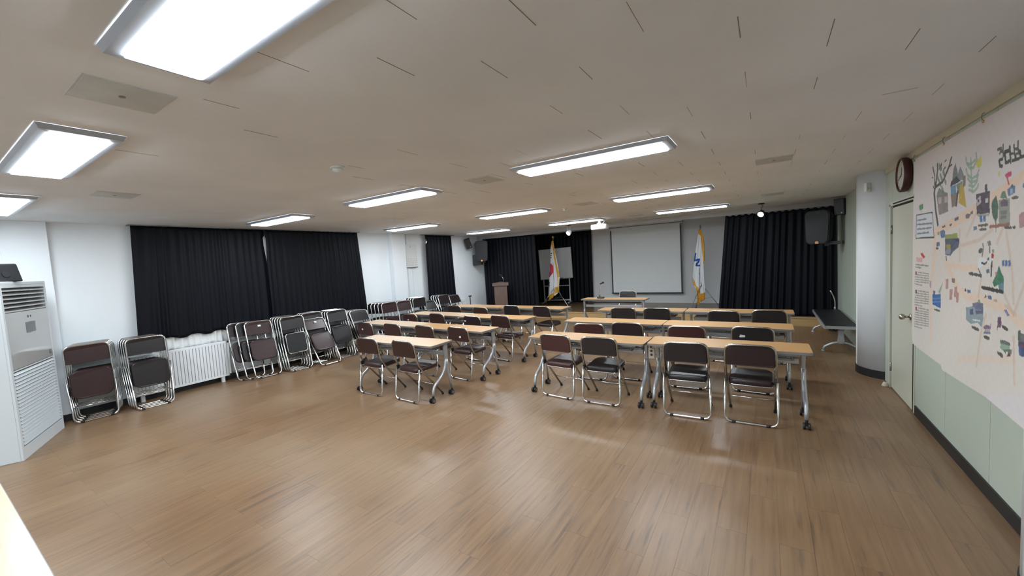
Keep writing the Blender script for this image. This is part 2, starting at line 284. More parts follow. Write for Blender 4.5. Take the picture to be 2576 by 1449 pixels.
# flat artwork, plus fold shade painted on the flags: (kind, sRGB colour, opacity, stroke width in m, points in the plane of the thing)
BANNER=[('P',(226,218,202),0.55,0,[(5.365,1.765),(4.018,1.896),(3.419,2.055),(3.351,0.834),(5.808,0.045)]),
('P',(236,208,184),0.9,0,[(4.87,1.794),(4.056,1.945),(3.421,2.086),(3.417,2.026),(3.981,1.87),(4.757,1.752)]),
('L',(236,208,184),0.8,0.09,[(4.786,1.802),(4.806,1.617),(4.853,1.388),(4.883,1.062),(4.854,0.852)]),
('L',(236,208,184),0.8,0.09,[(4.542,1.529),(4.42,1.444),(4.283,1.332),(4.099,1.3),(3.851,1.304),(3.622,1.289),(3.472,1.248),(3.373,1.224)]),
('L',(236,208,184),0.8,0.06,[(4.446,1.514),(4.187,1.504),(3.963,1.518)]),
('L',(236,208,184),0.45,0.07,[(4.259,0.823),(3.832,0.925),(3.497,0.999)]),
('L',(215,190,172),0.55,0.025,[(4.256,1.666),(3.955,1.704),(3.779,1.767)]),
('L',(215,190,172),0.55,0.025,[(4.159,1.731),(4.017,1.885)]),
('L',(215,190,172),0.55,0.025,[(3.634,1.79),(3.715,1.68)]),
('L',(215,190,172),0.55,0.025,[(3.605,1.748),(3.525,1.518),(3.502,1.331)]),
('L',(215,190,172),0.55,0.025,[(3.627,1.387),(3.499,1.264)]),
('L',(215,190,172),0.55,0.025,[(3.386,1.461),(3.499,1.264)]),
('L',(215,190,172),0.55,0.025,[(3.954,1.324),(3.917,1.459)]),
('L',(215,190,172),0.55,0.025,[(4.283,1.785),(4.272,1.555)]),
('L',(215,190,172),0.55,0.025,[(3.965,0.836),(3.907,1.08),(3.846,1.213)]),
('L',(215,190,172),0.55,0.025,[(3.491,1.13),(3.47,0.862)]),
('L',(215,190,172),0.55,0.025,[(3.595,1.306),(3.473,1.268)]),
('L',(70,76,74),1,0.035,[(4.734,1.842),(4.788,1.96),(4.832,2.109),(4.797,2.191)]),
('L',(70,76,74),1,0.026,[(4.796,2.172),(4.759,2.299),(4.769,2.34)]),
('L',(70,76,74),1,0.024,[(4.801,2.158),(4.645,2.18),(4.55,2.248),(4.5,2.293),(4.47,2.34)]),
('L',(70,76,74),1,0.02,[(4.824,2.175),(4.827,2.253),(4.875,2.332)]),
('L',(70,76,74),1,0.014,[(4.727,2.294),(4.672,2.331),(4.68,2.277)]),
('L',(70,76,74),1,0.014,[(4.609,2.221),(4.624,2.278),(4.588,2.285)]),
('L',(70,76,74),1,0.012,[(4.602,2.333),(4.573,2.341)]),
('L',(70,76,74),1,0.014,[(4.516,2.278),(4.454,2.285)]),
('L',(70,76,74),1,0.012,[(4.814,2.126),(4.857,2.17)]),
('L',(70,76,74),1,0.012,[(4.889,2.247),(4.869,2.247)]),
('L',(92,110,98),0.6,0.03,[(4.729,2.332),(4.69,2.288)]),
('L',(92,110,98),0.6,0.03,[(4.694,2.242),(4.656,2.2)]),
('L',(92,110,98),0.6,0.03,[(4.636,2.261),(4.6,2.219)]),
('L',(92,110,98),0.6,0.03,[(4.609,2.203),(4.573,2.162)]),
('L',(92,110,98),0.6,0.03,[(4.723,2.2),(4.685,2.158)]),
('L',(92,110,98),0.6,0.03,[(4.656,2.136),(4.619,2.095)]),
('L',(92,110,98),0.6,0.03,[(4.778,2.255),(4.739,2.212)]),
('P',(104,122,108),0.85,0,[(4.771,2.093),(4.72,2.143),(4.629,2.105),(4.543,2.082),(4.522,2.057),(4.757,2.072)]),
('P',(140,128,124),1,0,[(4.776,2.084),(4.528,2.079),(4.512,1.933),(4.711,1.917)]),
('P',(190,186,184),1,0,[(4.738,2.063),(4.665,2.061),(4.658,2.01),(4.731,2.013)]),
('P',(186,182,182),1,0,[(4.6,2.056),(4.532,2.054),(4.525,2.005),(4.593,2.008)]),
('P',(84,98,98),0.8,0,[(4.387,2.287),(4.423,2.246),(4.442,2.166),(4.321,2.15),(4.35,2.226)]),
('P',(96,110,112),0.75,0,[(4.296,2.246),(4.332,2.206),(4.338,2.144),(4.202,2.142),(4.251,2.202)]),
('P',(52,50,56),1,0,[(4.479,2.123),(4.464,2.158),(4.365,2.186),(4.287,2.139),(4.384,2.128)]),
('P',(98,146,182),1,0,[(4.474,2.122),(4.371,2.122),(4.359,2.057),(4.462,2.054)]),
('P',(138,122,108),1,0,[(4.466,2.058),(4.342,2.059),(4.344,1.966),(4.439,1.959)]),
('P',(120,140,128),1,0,[(4.367,2.124),(4.248,2.134),(4.254,2.062),(4.327,2.045)]),
('P',(196,168,60),1,0,[(4.294,2.107),(4.232,2.109),(4.173,1.935),(4.317,1.985)]),
('L',(86,76,70),1,0.03,[(4.334,2.061),(4.355,1.971)]),
('P',(130,118,100),1,0,[(4.249,2.165),(4.196,2.169),(4.196,2.096),(4.235,2.085)]),
('L',(150,178,158),0.8,0.02,[(4.201,2.291),(4.184,2.248),(4.132,2.207),(4.069,2.199),(4.021,2.243),(4.034,2.291)]),
('L',(150,178,158),0.8,0.02,[(4.174,2.246),(4.116,2.228),(4.049,2.248)]),
('L',(150,178,158),0.8,0.02,[(4.192,2.209),(4.164,2.164),(4.093,2.129),(4.021,2.136),(3.987,2.169)]),
('L',(150,178,158),0.8,0.02,[(4.163,2.14),(4.11,2.105),(4.019,2.105),(3.995,2.139)]),
('L',(150,178,158),0.8,0.02,[(4.136,2.058),(4.06,2.034),(4.004,2.057),(3.991,2.078)]),
('L',(150,178,158),0.8,0.02,[(4.118,2.272),(4.102,2.132),(4.079,2.034)]),
('L',(150,178,158),0.8,0.02,[(4.138,2.089),(4.062,2.071),(4.007,2.103)]),
('P',(206,206,86),1,0,[(4.0,2.245),(3.96,2.262),(3.946,2.196),(3.993,2.18),(4.048,2.225)]),
('P',(214,206,130),1,0,[(3.726,2.115),(3.694,2.119),(3.696,2.092),(3.719,2.092)]),
('L',(96,98,98),1,0.017,[(3.733,2.254),(3.687,2.253),(3.705,2.225)]),
('L',(96,98,98),1,0.017,[(3.667,2.268),(3.662,2.199)]),
('L',(96,98,98),1,0.017,[(3.695,2.235),(3.665,2.234)]),
('L',(58,62,62),1,0.021,[(3.672,2.186),(3.712,2.184),(3.698,2.147),(3.673,2.145)]),
('L',(58,62,62),1,0.021,[(3.595,2.222),(3.646,2.222),(3.629,2.156),(3.584,2.16)]),
('L',(58,62,62),1,0.021,[(3.523,2.184),(3.519,2.156)]),
('L',(58,62,62),1,0.021,[(3.55,2.155),(3.482,2.156)]),
('L',(58,62,62),1,0.021,[(3.474,2.194),(3.463,2.158),(3.419,2.159)]),
('L',(62,82,70),1,0.02,[(3.588,2.242),(3.573,2.151)]),
('L',(62,82,70),1,0.017,[(3.58,2.196),(3.552,2.196)]),
('L',(90,92,94),1,0.017,[(3.539,2.24),(3.532,2.187)]),
('L',(90,92,94),1,0.017,[(3.497,2.251),(3.491,2.184)]),
('L',(90,92,94),1,0.017,[(3.535,2.216),(3.494,2.213)]),
('L',(90,92,94),1,0.017,[(3.532,2.187),(3.491,2.185)]),
('P',(198,62,100),1,0,[(3.639,2.087),(3.603,2.096),(3.557,2.1),(3.558,2.072),(3.616,2.062)]),
('L',(200,90,80),1,0.015,[(3.608,2.061),(3.586,2.025)]),
('P',(96,122,164),1,0,[(3.607,1.998),(3.559,2.009),(3.514,2.009),(3.514,1.967),(3.589,1.955)]),
('P',(80,92,120),1,0,[(3.568,2.007),(3.559,2.022),(3.537,2.021),(3.534,2.006)]),
('P',(170,182,200),1,0,[(3.571,1.994),(3.545,1.996),(3.543,1.968),(3.57,1.969)]),
('P',(96,122,164),1,0,[(3.439,1.994),(3.417,2.023),(3.415,1.979)]),
('P',(70,58,70),1,0,[(4.023,2.012),(3.826,2.015),(3.819,1.873),(4.003,1.878)]),
('P',(70,58,70),1,0,[(3.896,2.061),(3.86,2.061),(3.858,2.011),(3.89,2.012)]),
('P',(205,200,206),1,0,[(4.021,1.972),(3.953,1.999),(3.944,1.951),(3.998,1.931)]),
('P',(60,54,62),1,0,[(3.997,1.975),(3.969,1.978),(3.971,1.955),(3.996,1.956)]),
('P',(214,210,212),1,0,[(3.885,1.972),(3.846,1.972),(3.845,1.941),(3.883,1.941)]),
('P',(120,130,112),0.6,0,[(4.013,1.878),(3.819,1.871),(3.831,1.854),(3.981,1.862)]),
('P',(72,116,168),1,0,[(3.963,1.864),(3.923,1.864),(3.917,1.822),(3.954,1.821)]),
('P',(72,116,168),1,0,[(3.912,1.863),(3.875,1.862),(3.872,1.823),(3.907,1.822)]),
('P',(62,96,76),1,0,[(3.789,1.948),(3.737,1.976),(3.709,1.909),(3.714,1.839),(3.739,1.808),(3.784,1.857),(3.799,1.916)]),
('P',(80,66,60),1,0,[(3.742,1.812),(3.732,1.811),(3.73,1.75),(3.736,1.75)]),
('P',(150,156,144),1,0,[(3.707,1.947),(3.572,1.943),(3.564,1.795),(3.698,1.79)]),
('P',(96,130,100),1,0,[(3.688,1.954),(3.666,1.991),(3.631,1.99),(3.604,1.944)]),
('P',(104,92,106),1,0,[(3.687,1.931),(3.643,1.947),(3.59,1.929),(3.592,1.898),(3.68,1.902)]),
('P',(128,126,124),1,0,[(3.681,1.879),(3.606,1.876),(3.605,1.853),(3.68,1.853)]),
('P',(128,126,124),1,0,[(3.683,1.847),(3.607,1.846),(3.606,1.825),(3.681,1.826)]),
('L',(160,110,100),1,0.02,[(3.811,1.786),(3.573,1.791)]),
('P',(182,142,142),1,0,[(3.467,1.834),(3.443,1.85),(3.408,1.853),(3.403,1.768),(3.46,1.764)]),
('P',(92,96,124),1,0,[(4.386,1.872),(4.308,1.884),(4.307,1.859),(4.376,1.85)]),
('P',(110,112,130),1,0,[(4.186,1.883),(4.157,1.893),(4.099,1.885),(4.126,1.859),(4.181,1.86)]),
('P',(112,110,124),1,0,[(4.106,1.902),(4.062,1.908),(4.068,1.885),(4.105,1.883)]),
('P',(100,120,150),1,0,[(4.052,1.796),(4.002,1.798),(4.001,1.773),(4.047,1.77)]),
('P',(214,220,226),1,0,[(5.305,1.955),(4.871,1.952),(4.817,1.737),(5.318,1.737)]),
('L',(66,84,74),1,0.012,[(5.305,1.955),(4.871,1.952),(4.817,1.737),(5.318,1.737),(5.305,1.955)]),
('L',(110,116,122),0.8,0.0128,[(5.29,1.906),(5.263,1.902)]),
('L',(110,116,122),0.8,0.015600000000000001,[(5.248,1.905),(5.222,1.905)]),
('L',(110,116,122),0.8,0.0184,[(5.208,1.904),(5.182,1.904)]),
('L',(110,116,122),0.8,0.0128,[(5.168,1.903),(5.143,1.903)]),
('L',(110,116,122),0.8,0.015600000000000001,[(5.129,1.906),(5.104,1.902)]),
('L',(110,116,122),0.8,0.0184,[(5.091,1.905),(5.067,1.905)]),
('L',(110,116,122),0.8,0.0128,[(5.054,1.904),(5.029,1.904)]),
('L',(110,116,122),0.8,0.0128,[(5.289,1.867),(5.263,1.863)]),
('L',(110,116,122),0.8,0.015600000000000001,[(5.25,1.866),(5.226,1.865)]),
('L',(110,116,122),0.8,0.0184,[(5.212,1.864),(5.188,1.864)]),
('L',(110,116,122),0.8,0.0128,[(5.175,1.863),(5.152,1.862)]),
('L',(110,116,122),0.8,0.015600000000000001,[(5.139,1.865),(5.116,1.861)]),
('L',(110,116,122),0.8,0.0184,[(5.103,1.864),(5.08,1.864)]),
('L',(110,116,122),0.8,0.0128,[(5.068,1.862),(5.045,1.862)]),
('L',(110,116,122),0.8,0.015600000000000001,[(5.033,1.861),(5.011,1.861)]),
('L',(110,116,122),0.8,0.0184,[(4.999,1.864),(4.977,1.859)]),
('L',(110,116,122),0.8,0.0128,[(4.965,1.862),(4.944,1.862)]),
('L',(110,116,122),0.8,0.015600000000000001,[(4.932,1.861),(4.911,1.861)]),
('L',(110,116,122),0.8,0.0184,[(4.9,1.859),(4.879,1.859)]),
('L',(110,116,122),0.8,0.0128,[(5.287,1.824),(5.26,1.819)]),
('L',(110,116,122),0.8,0.015600000000000001,[(5.246,1.823),(5.221,1.823)]),
('L',(110,116,122),0.8,0.0184,[(5.207,1.821),(5.181,1.821)]),
('L',(110,116,122),0.8,0.0128,[(5.168,1.82),(5.143,1.82)]),
('L',(110,116,122),0.8,0.015600000000000001,[(5.13,1.823),(5.105,1.819)]),
('L',(110,116,122),0.8,0.0184,[(5.092,1.822),(5.068,1.822)]),
('L',(110,116,122),0.8,0.0128,[(5.055,1.821),(5.032,1.821)]),
('L',(110,116,122),0.8,0.015600000000000001,[(5.019,1.82),(4.996,1.82)]),
('L',(110,116,122),0.8,0.0184,[(4.984,1.823),(4.961,1.819)]),
('L',(110,116,122),0.8,0.0128,[(4.949,1.822),(4.926,1.822)]),
('L',(110,116,122),0.8,0.015600000000000001,[(4.914,1.821),(4.892,1.821)]),
('L',(110,116,122),0.8,0.0128,[(5.285,1.78),(5.259,1.776)]),
('L',(110,116,122),0.8,0.015600000000000001,[(5.245,1.78),(5.219,1.78)]),
('L',(110,116,122),0.8,0.0184,[(5.205,1.779),(5.179,1.78)]),
('L',(110,116,122),0.8,0.0128,[(5.166,1.779),(5.141,1.779)]),
('L',(110,116,122),0.8,0.015600000000000001,[(5.128,1.783),(5.103,1.779)]),
('L',(110,116,122),0.8,0.0184,[(5.09,1.782),(5.066,1.783)]),
('L',(110,116,122),0.8,0.0128,[(5.053,1.782),(5.029,1.782)]),
('L',(110,116,122),0.8,0.015600000000000001,[(5.017,1.781),(4.993,1.782)]),
('L',(110,116,122),0.8,0.0184,[(4.981,1.785),(4.958,1.781)]),
('P',(78,140,96),1,0,[(5.239,2.038),(5.122,2.051),(5.113,2.001),(5.217,1.992)]),
('L',(120,130,120),1,0.008,[(5.171,1.999),(5.16,1.956)]),
('P',(96,122,160),1,0,[(4.684,1.781),(4.603,1.797),(4.563,1.78),(4.566,1.732),(4.651,1.728)]),
('P',(120,142,110),0.7,0,[(4.742,1.776),(4.695,1.784),(4.693,1.753),(4.736,1.752)]),
('P',(104,122,156),1,0,[(4.76,1.693),(4.68,1.698),(4.684,1.662),(4.758,1.658)]),
('L',(90,92,96),1,0.02,[(4.758,1.643),(4.72,1.645)]),
('P',(150,160,84),1,0,[(4.567,1.754),(4.324,1.759),(4.314,1.721),(4.565,1.719)]),
('P',(84,92,112),1,0,[(4.565,1.719),(4.292,1.72),(4.283,1.702),(4.298,1.654),(4.383,1.626),(4.45,1.587),(4.555,1.593)]),
('P',(176,166,80),0.9,0,[(4.544,1.673),(4.454,1.678),(4.448,1.643),(4.537,1.642)]),
('P',(150,160,170),1,0,[(4.542,1.639),(4.443,1.643),(4.45,1.598),(4.545,1.596)]),
('P',(50,66,130),1,0,[(4.387,1.713),(4.284,1.715),(4.299,1.691)]),
('P',(50,56,66),1,0,[(4.549,1.585),(4.53,1.586),(4.514,1.542),(4.533,1.551)]),
('L',(84,82,80),0.85,0.013600000000000001,[(3.975,1.802),(3.961,1.799)]),
('L',(84,82,80),0.85,0.016575000000000003,[(3.954,1.801),(3.941,1.801)]),
('L',(84,82,80),0.85,0.01955,[(3.934,1.8),(3.921,1.8)]),
('L',(84,82,80),0.85,0.013600000000000001,[(3.914,1.8),(3.902,1.8)]),
('L',(84,82,80),0.85,0.016575000000000003,[(3.895,1.802),(3.882,1.799)]),
('L',(84,82,80),0.85,0.01955,[(3.876,1.801),(3.863,1.801)]),
('L',(84,82,80),0.85,0.013600000000000001,[(3.857,1.8),(3.844,1.8)]),
('L',(84,82,80),0.85,0.013600000000000001,[(3.956,1.774),(3.943,1.771)]),
('L',(84,82,80),0.85,0.016575000000000003,[(3.936,1.773),(3.923,1.773)]),
('L',(84,82,80),0.85,0.01955,[(3.916,1.772),(3.904,1.773)]),
('L',(84,82,80),0.85,0.013600000000000001,[(3.897,1.772),(3.885,1.772)]),
('L',(84,82,80),0.85,0.016575000000000003,[(3.878,1.774),(3.866,1.772)]),
('L',(84,82,80),0.85,0.013600000000000001,[(3.623,1.774),(3.612,1.771)]),
('L',(84,82,80),0.85,0.016575000000000003,[(3.606,1.773),(3.596,1.773)]),
('L',(84,82,80),0.85,0.01955,[(3.59,1.772),(3.58,1.772)]),
('L',(84,82,80),0.85,0.013600000000000001,[(3.575,1.771),(3.564,1.771)]),
('L',(84,82,80),0.85,0.016575000000000003,[(3.559,1.773),(3.549,1.77)]),
('L',(84,82,80),0.85,0.013600000000000001,[(3.531,1.772),(3.522,1.769)]),
('L',(84,82,80),0.85,0.016575000000000003,[(3.517,1.771),(3.508,1.771)]),
('L',(84,82,80),0.85,0.013600000000000001,[(3.546,1.942),(3.534,1.939)]),
('L',(84,82,80),0.85,0.016575000000000003,[(3.528,1.941),(3.517,1.941)]),
('L',(84,82,80),0.85,0.01955,[(3.511,1.94),(3.5,1.94)]),
('L',(84,82,80),0.85,0.013600000000000001,[(3.494,1.94),(3.483,1.939)]),
('L',(84,82,80),0.85,0.013600000000000001,[(4.629,1.819),(4.606,1.817)]),
('L',(84,82,80),0.85,0.016575000000000003,[(4.594,1.821),(4.572,1.822)]),
('L',(84,82,80),0.85,0.013600000000000001,[(4.472,1.825),(4.459,1.824)]),
('L',(84,82,80),0.85,0.016575000000000003,[(4.453,1.827),(4.441,1.829)]),
('P',(228,230,232),1,0,[(3.972,1.549),(3.941,1.589),(3.882,1.586),(3.845,1.569),(3.81,1.601),(3.791,1.629),(3.76,1.621),(3.769,1.571),(3.781,1.556),(3.855,1.549),(3.929,1.524),(3.953,1.486),(3.978,1.525)]),
('L',(70,74,76),1,0.014,[(3.917,1.551),(3.876,1.546),(3.848,1.557)]),
('P',(74,86,82),1,0,[(3.969,1.635),(3.944,1.649),(3.901,1.646),(3.92,1.618),(3.96,1.613)]),
('L',(90,96,98),1,0.012,[(3.906,1.676),(3.898,1.647),(3.912,1.597)]),
('P',(110,114,118),1,0,[(3.845,1.695),(3.799,1.696),(3.79,1.669),(3.83,1.662)]),
('L',(120,126,130),1,0.016,[(3.813,1.666),(3.806,1.621)]),
('P',(176,48,42),1,0,[(3.787,1.613),(3.766,1.621),(3.75,1.604),(3.758,1.584),(3.786,1.589)]),
('L',(60,62,64),1,0.014,[(3.775,1.563),(3.783,1.475)]),
('L',(70,74,76),1,0.01,[(3.963,1.51),(3.936,1.481)]),
('P',(100,130,116),0.8,0,[(3.78,1.64),(3.75,1.644),(3.749,1.619),(3.772,1.62)]),
('P',(84,90,104),1,0,[(3.839,1.584),(3.814,1.592),(3.81,1.573),(3.835,1.567)]),
('P',(84,116,164),1,0,[(3.648,1.575),(3.62,1.581),(3.616,1.545),(3.643,1.537)]),
('P',(84,116,164),1,0,[(3.612,1.576),(3.585,1.582),(3.58,1.547),(3.607,1.539)]),
('P',(84,116,164),1,0,[(3.574,1.577),(3.547,1.583),(3.543,1.548),(3.569,1.54)]),
('P',(100,122,140),1,0,[(3.852,1.511),(3.807,1.516),(3.803,1.491),(3.847,1.486)]),
('L',(70,66,70),1,0.02,[(3.783,1.534),(3.783,1.476)]),
('P',(62,126,96),1,0,[(3.685,1.544),(3.65,1.497),(3.623,1.478),(3.621,1.443),(3.701,1.419),(3.738,1.406),(3.762,1.432),(3.712,1.494)]),
('P',(84,128,140),0.85,0,[(3.69,1.438),(3.622,1.457),(3.618,1.383),(3.677,1.385)]),
('P',(206,130,140),1,0,[(3.732,1.5),(3.711,1.505),(3.707,1.485),(3.728,1.482)]),
('L',(66,66,66),0.9,0.019200000000000002,[(3.906,1.39),(3.893,1.387)]),
('L',(66,66,66),0.9,0.023400000000000004,[(3.887,1.389),(3.874,1.389)]),
('L',(66,66,66),0.9,0.0276,[(3.868,1.388),(3.855,1.388)]),
('L',(66,66,66),0.9,0.019200000000000002,[(3.849,1.387),(3.837,1.387)]),
('L',(66,66,66),0.9,0.023400000000000004,[(3.83,1.389),(3.818,1.386)]),
('L',(66,66,66),0.9,0.0276,[(3.812,1.388),(3.8,1.388)]),
('L',(66,66,66),0.9,0.019200000000000002,[(3.794,1.387),(3.782,1.387)]),
('L',(66,66,66),0.9,0.023400000000000004,[(3.776,1.386),(3.765,1.386)]),
('L',(66,66,66),0.9,0.0276,[(3.759,1.388),(3.747,1.385)]),
('L',(66,66,66),0.9,0.019200000000000002,[(3.741,1.387),(3.73,1.387)]),
('L',(66,66,66),0.9,0.023400000000000004,[(3.724,1.386),(3.713,1.386)]),
('L',(66,66,66),0.9,0.0276,[(3.707,1.385),(3.696,1.385)]),
('L',(66,66,66),0.9,0.019200000000000002,[(3.69,1.387),(3.679,1.384)]),
('L',(66,66,66),0.9,0.023400000000000004,[(3.673,1.386),(3.663,1.386)]),
('L',(66,66,66),0.9,0.0276,[(3.657,1.386),(3.646,1.385)]),
('L',(66,66,66),0.9,0.019200000000000002,[(3.64,1.385),(3.63,1.384)]),
('L',(80,80,80),0.85,0.0176,[(4.104,1.472),(4.09,1.469)]),
('L',(80,80,80),0.85,0.02145,[(4.082,1.471),(4.068,1.471)]),
('L',(80,80,80),0.85,0.025299999999999996,[(4.061,1.47),(4.047,1.469)]),
('L',(80,80,80),0.85,0.0176,[(4.039,1.468),(4.025,1.468)]),
('L',(80,80,80),0.85,0.02145,[(4.018,1.47),(4.004,1.467)]),
('L',(80,80,80),0.85,0.025299999999999996,[(3.997,1.469),(3.984,1.469)]),
('L',(80,80,80),0.85,0.0176,[(3.977,1.468),(3.963,1.467)]),
('L',(80,80,80),0.85,0.02145,[(3.956,1.466),(3.943,1.466)]),
('L',(80,80,80),0.85,0.025299999999999996,[(3.936,1.468),(3.923,1.465)]),
('P',(188,52,52),1,0,[(5.176,1.596),(5.12,1.601),(5.046,1.567),(5.083,1.547),(5.162,1.579)]),
('P',(224,160,164),0.8,0,[(5.304,1.559),(5.115,1.556),(5.127,1.512),(5.295,1.515)]),
('L',(120,120,118),0.8,0.011200000000000002,[(5.316,1.487),(5.29,1.483)]),
('L',(120,120,118),0.8,0.01365,[(5.276,1.487),(5.25,1.487)]),
('L',(120,120,118),0.8,0.0161,[(5.236,1.486),(5.21,1.486)]),
('L',(120,120,118),0.8,0.011200000000000002,[(5.196,1.485),(5.171,1.485)]),
('L',(120,120,118),0.8,0.01365,[(5.158,1.488),(5.133,1.484)]),
('L',(120,120,118),0.8,0.0161,[(5.12,1.488),(5.096,1.488)]),
('L',(120,120,118),0.8,0.011200000000000002,[(5.083,1.487),(5.059,1.487)]),
('L',(120,120,118),0.8,0.01365,[(5.046,1.486),(5.022,1.486)]),
('L',(120,120,118),0.8,0.0161,[(5.01,1.489),(4.987,1.485)]),
('L',(120,120,118),0.8,0.011200000000000002,[(4.975,1.489),(4.952,1.489)]),
('L',(120,120,118),0.8,0.011200000000000002,[(5.315,1.463),(5.285,1.458)]),
('L',(120,120,118),0.8,0.01365,[(5.269,1.462),(5.24,1.462)]),
('L',(120,120,118),0.8,0.0161,[(5.224,1.46),(5.196,1.46)]),
('L',(120,120,118),0.8,0.011200000000000002,[(5.181,1.459),(5.153,1.459)]),
('L',(128,126,124),0.75,0.0088,[(5.251,1.418),(5.226,1.413)]),
('L',(128,126,124),0.75,0.010725,[(5.213,1.417),(5.189,1.417)]),
('L',(128,126,124),0.75,0.012649999999999998,[(5.176,1.416),(5.152,1.416)]),
('L',(128,126,124),0.75,0.0088,[(5.139,1.415),(5.116,1.415)]),
('L',(128,126,124),0.75,0.010725,[(5.103,1.418),(5.08,1.414)]),
('L',(128,126,124),0.75,0.012649999999999998,[(5.068,1.417),(5.045,1.417)]),
('L',(128,126,124),0.75,0.0088,[(5.033,1.416),(5.01,1.417)]),
('L',(128,126,124),0.75,0.010725,[(4.998,1.416),(4.976,1.416)]),
('L',(128,126,124),0.75,0.012649999999999998,[(4.964,1.419),(4.943,1.415)]),
('L',(128,126,124),0.75,0.0088,[(5.33,1.391),(5.304,1.387)]),
('L',(128,126,124),0.75,0.010725,[(5.291,1.391),(5.265,1.391)]),
('L',(128,126,124),0.75,0.012649999999999998,[(5.252,1.39),(5.227,1.391)]),
('L',(128,126,124),0.75,0.0088,[(5.214,1.39),(5.189,1.391)]),
('L',(128,126,124),0.75,0.010725,[(5.176,1.394),(5.152,1.39)]),
('L',(128,126,124),0.75,0.012649999999999998,[(5.139,1.394),(5.116,1.394)]),
('L',(128,126,124),0.75,0.0088,[(5.103,1.393),(5.08,1.394)]),
('L',(128,126,124),0.75,0.010725,[(5.067,1.393),(5.044,1.393)]),
('L',(128,126,124),0.75,0.012649999999999998,[(5.032,1.397),(5.01,1.393)]),
('L',(128,126,124),0.75,0.0088,[(4.998,1.396),(4.976,1.397)]),
('L',(128,126,124),0.75,0.010725,[(4.964,1.396),(4.942,1.396)]),
('L',(128,126,124),0.75,0.0088,[(5.332,1.369),(5.306,1.365)]),
('L',(128,126,124),0.75,0.010725,[(5.292,1.369),(5.267,1.369)]),
('L',(128,126,124),0.75,0.012649999999999998,[(5.253,1.368),(5.228,1.369)]),
('L',(128,126,124),0.75,0.0088,[(5.215,1.368),(5.19,1.369)]),
('L',(128,126,124),0.75,0.010725,[(5.177,1.372),(5.153,1.369)]),
('L',(128,126,124),0.75,0.012649999999999998,[(5.14,1.372),(5.116,1.373)]),
('L',(128,126,124),0.75,0.0088,[(5.103,1.372),(5.08,1.373)]),
('L',(128,126,124),0.75,0.010725,[(5.067,1.372),(5.044,1.373)]),
('L',(128,126,124),0.75,0.012649999999999998,[(5.032,1.376),(5.009,1.372)]),
('L',(128,126,124),0.75,0.0088,[(4.997,1.376),(4.975,1.376)]),
('L',(128,126,124),0.75,0.010725,[(4.963,1.376),(4.941,1.376)]),
('L',(128,126,124),0.75,0.0088,[(5.334,1.346),(5.308,1.343)]),
('L',(128,126,124),0.75,0.010725,[(5.294,1.346),(5.268,1.347)]),
('L',(128,126,124),0.75,0.012649999999999998,[(5.255,1.346),(5.229,1.347)]),
('L',(128,126,124),0.75,0.0088,[(5.216,1.346),(5.191,1.347)]),
('L',(128,126,124),0.75,0.010725,[(5.178,1.351),(5.153,1.347)]),
('L',(128,126,124),0.75,0.012649999999999998,[(5.14,1.351),(5.116,1.352)]),
('L',(128,126,124),0.75,0.0088,[(5.104,1.351),(5.08,1.352)]),
('L',(128,126,124),0.75,0.010725,[(5.067,1.351),(5.044,1.352)]),
('L',(128,126,124),0.75,0.012649999999999998,[(5.032,1.355),(5.009,1.352)]),
('L',(128,126,124),0.75,0.0088,[(4.997,1.355),(4.974,1.356)]),
('L',(128,126,124),0.75,0.010725,[(4.962,1.355),(4.94,1.356)]),
('L',(128,126,124),0.75,0.0088,[(5.336,1.324),(5.31,1.32)]),
('L',(128,126,124),0.75,0.010725,[(5.296,1.324),(5.27,1.325)]),
('L',(128,126,124),0.75,0.012649999999999998,[(5.256,1.324),(5.23,1.325)]),
('L',(128,126,124),0.75,0.0088,[(5.217,1.325),(5.192,1.325)]),
('L',(128,126,124),0.75,0.010725,[(5.179,1.329),(5.154,1.326)]),
('L',(128,126,124),0.75,0.012649999999999998,[(5.141,1.329),(5.117,1.33)]),
('L',(128,126,124),0.75,0.0088,[(5.104,1.33),(5.08,1.33)]),
('L',(128,126,124),0.75,0.010725,[(5.067,1.33),(5.044,1.331)]),
('L',(128,126,124),0.75,0.012649999999999998,[(5.032,1.334),(5.009,1.331)]),
('L',(128,126,124),0.75,0.0088,[(4.996,1.334),(4.974,1.335)]),
('L',(128,126,124),0.75,0.010725,[(4.962,1.335),(4.94,1.335)]),
('L',(128,126,124),0.75,0.0088,[(5.338,1.301),(5.313,1.297)]),
('L',(128,126,124),0.75,0.010725,[(5.299,1.3),(5.274,1.3)]),
('L',(128,126,124),0.75,0.012649999999999998,[(5.261,1.299),(5.236,1.299)]),
('L',(128,126,124),0.75,0.0088,[(5.223,1.298),(5.198,1.298)]),
('L',(128,126,124),0.75,0.010725,[(5.186,1.302),(5.162,1.297)]),
('L',(128,126,124),0.75,0.012649999999999998,[(5.149,1.301),(5.126,1.301)]),
('P',(150,70,80),1,0,[(5.327,1.42),(5.285,1.421),(5.277,1.386),(5.319,1.388)]),
('L',(128,126,124),0.75,0.0088,[(5.245,1.243),(5.22,1.239)]),
('L',(128,126,124),0.75,0.010725,[(5.207,1.243),(5.182,1.244)]),
('L',(128,126,124),0.75,0.012649999999999998,[(5.169,1.244),(5.145,1.245)]),
('L',(128,126,124),0.75,0.0088,[(5.133,1.244),(5.109,1.245)]),
('L',(128,126,124),0.75,0.010725,[(5.097,1.249),(5.073,1.246)]),
('L',(128,126,124),0.75,0.012649999999999998,[(5.061,1.249),(5.038,1.25)]),
('L',(128,126,124),0.75,0.0088,[(5.026,1.25),(5.004,1.251)]),
('L',(128,126,124),0.75,0.010725,[(4.992,1.25),(4.97,1.251)]),
('L',(128,126,124),0.75,0.012649999999999998,[(4.958,1.255),(4.936,1.252)]),
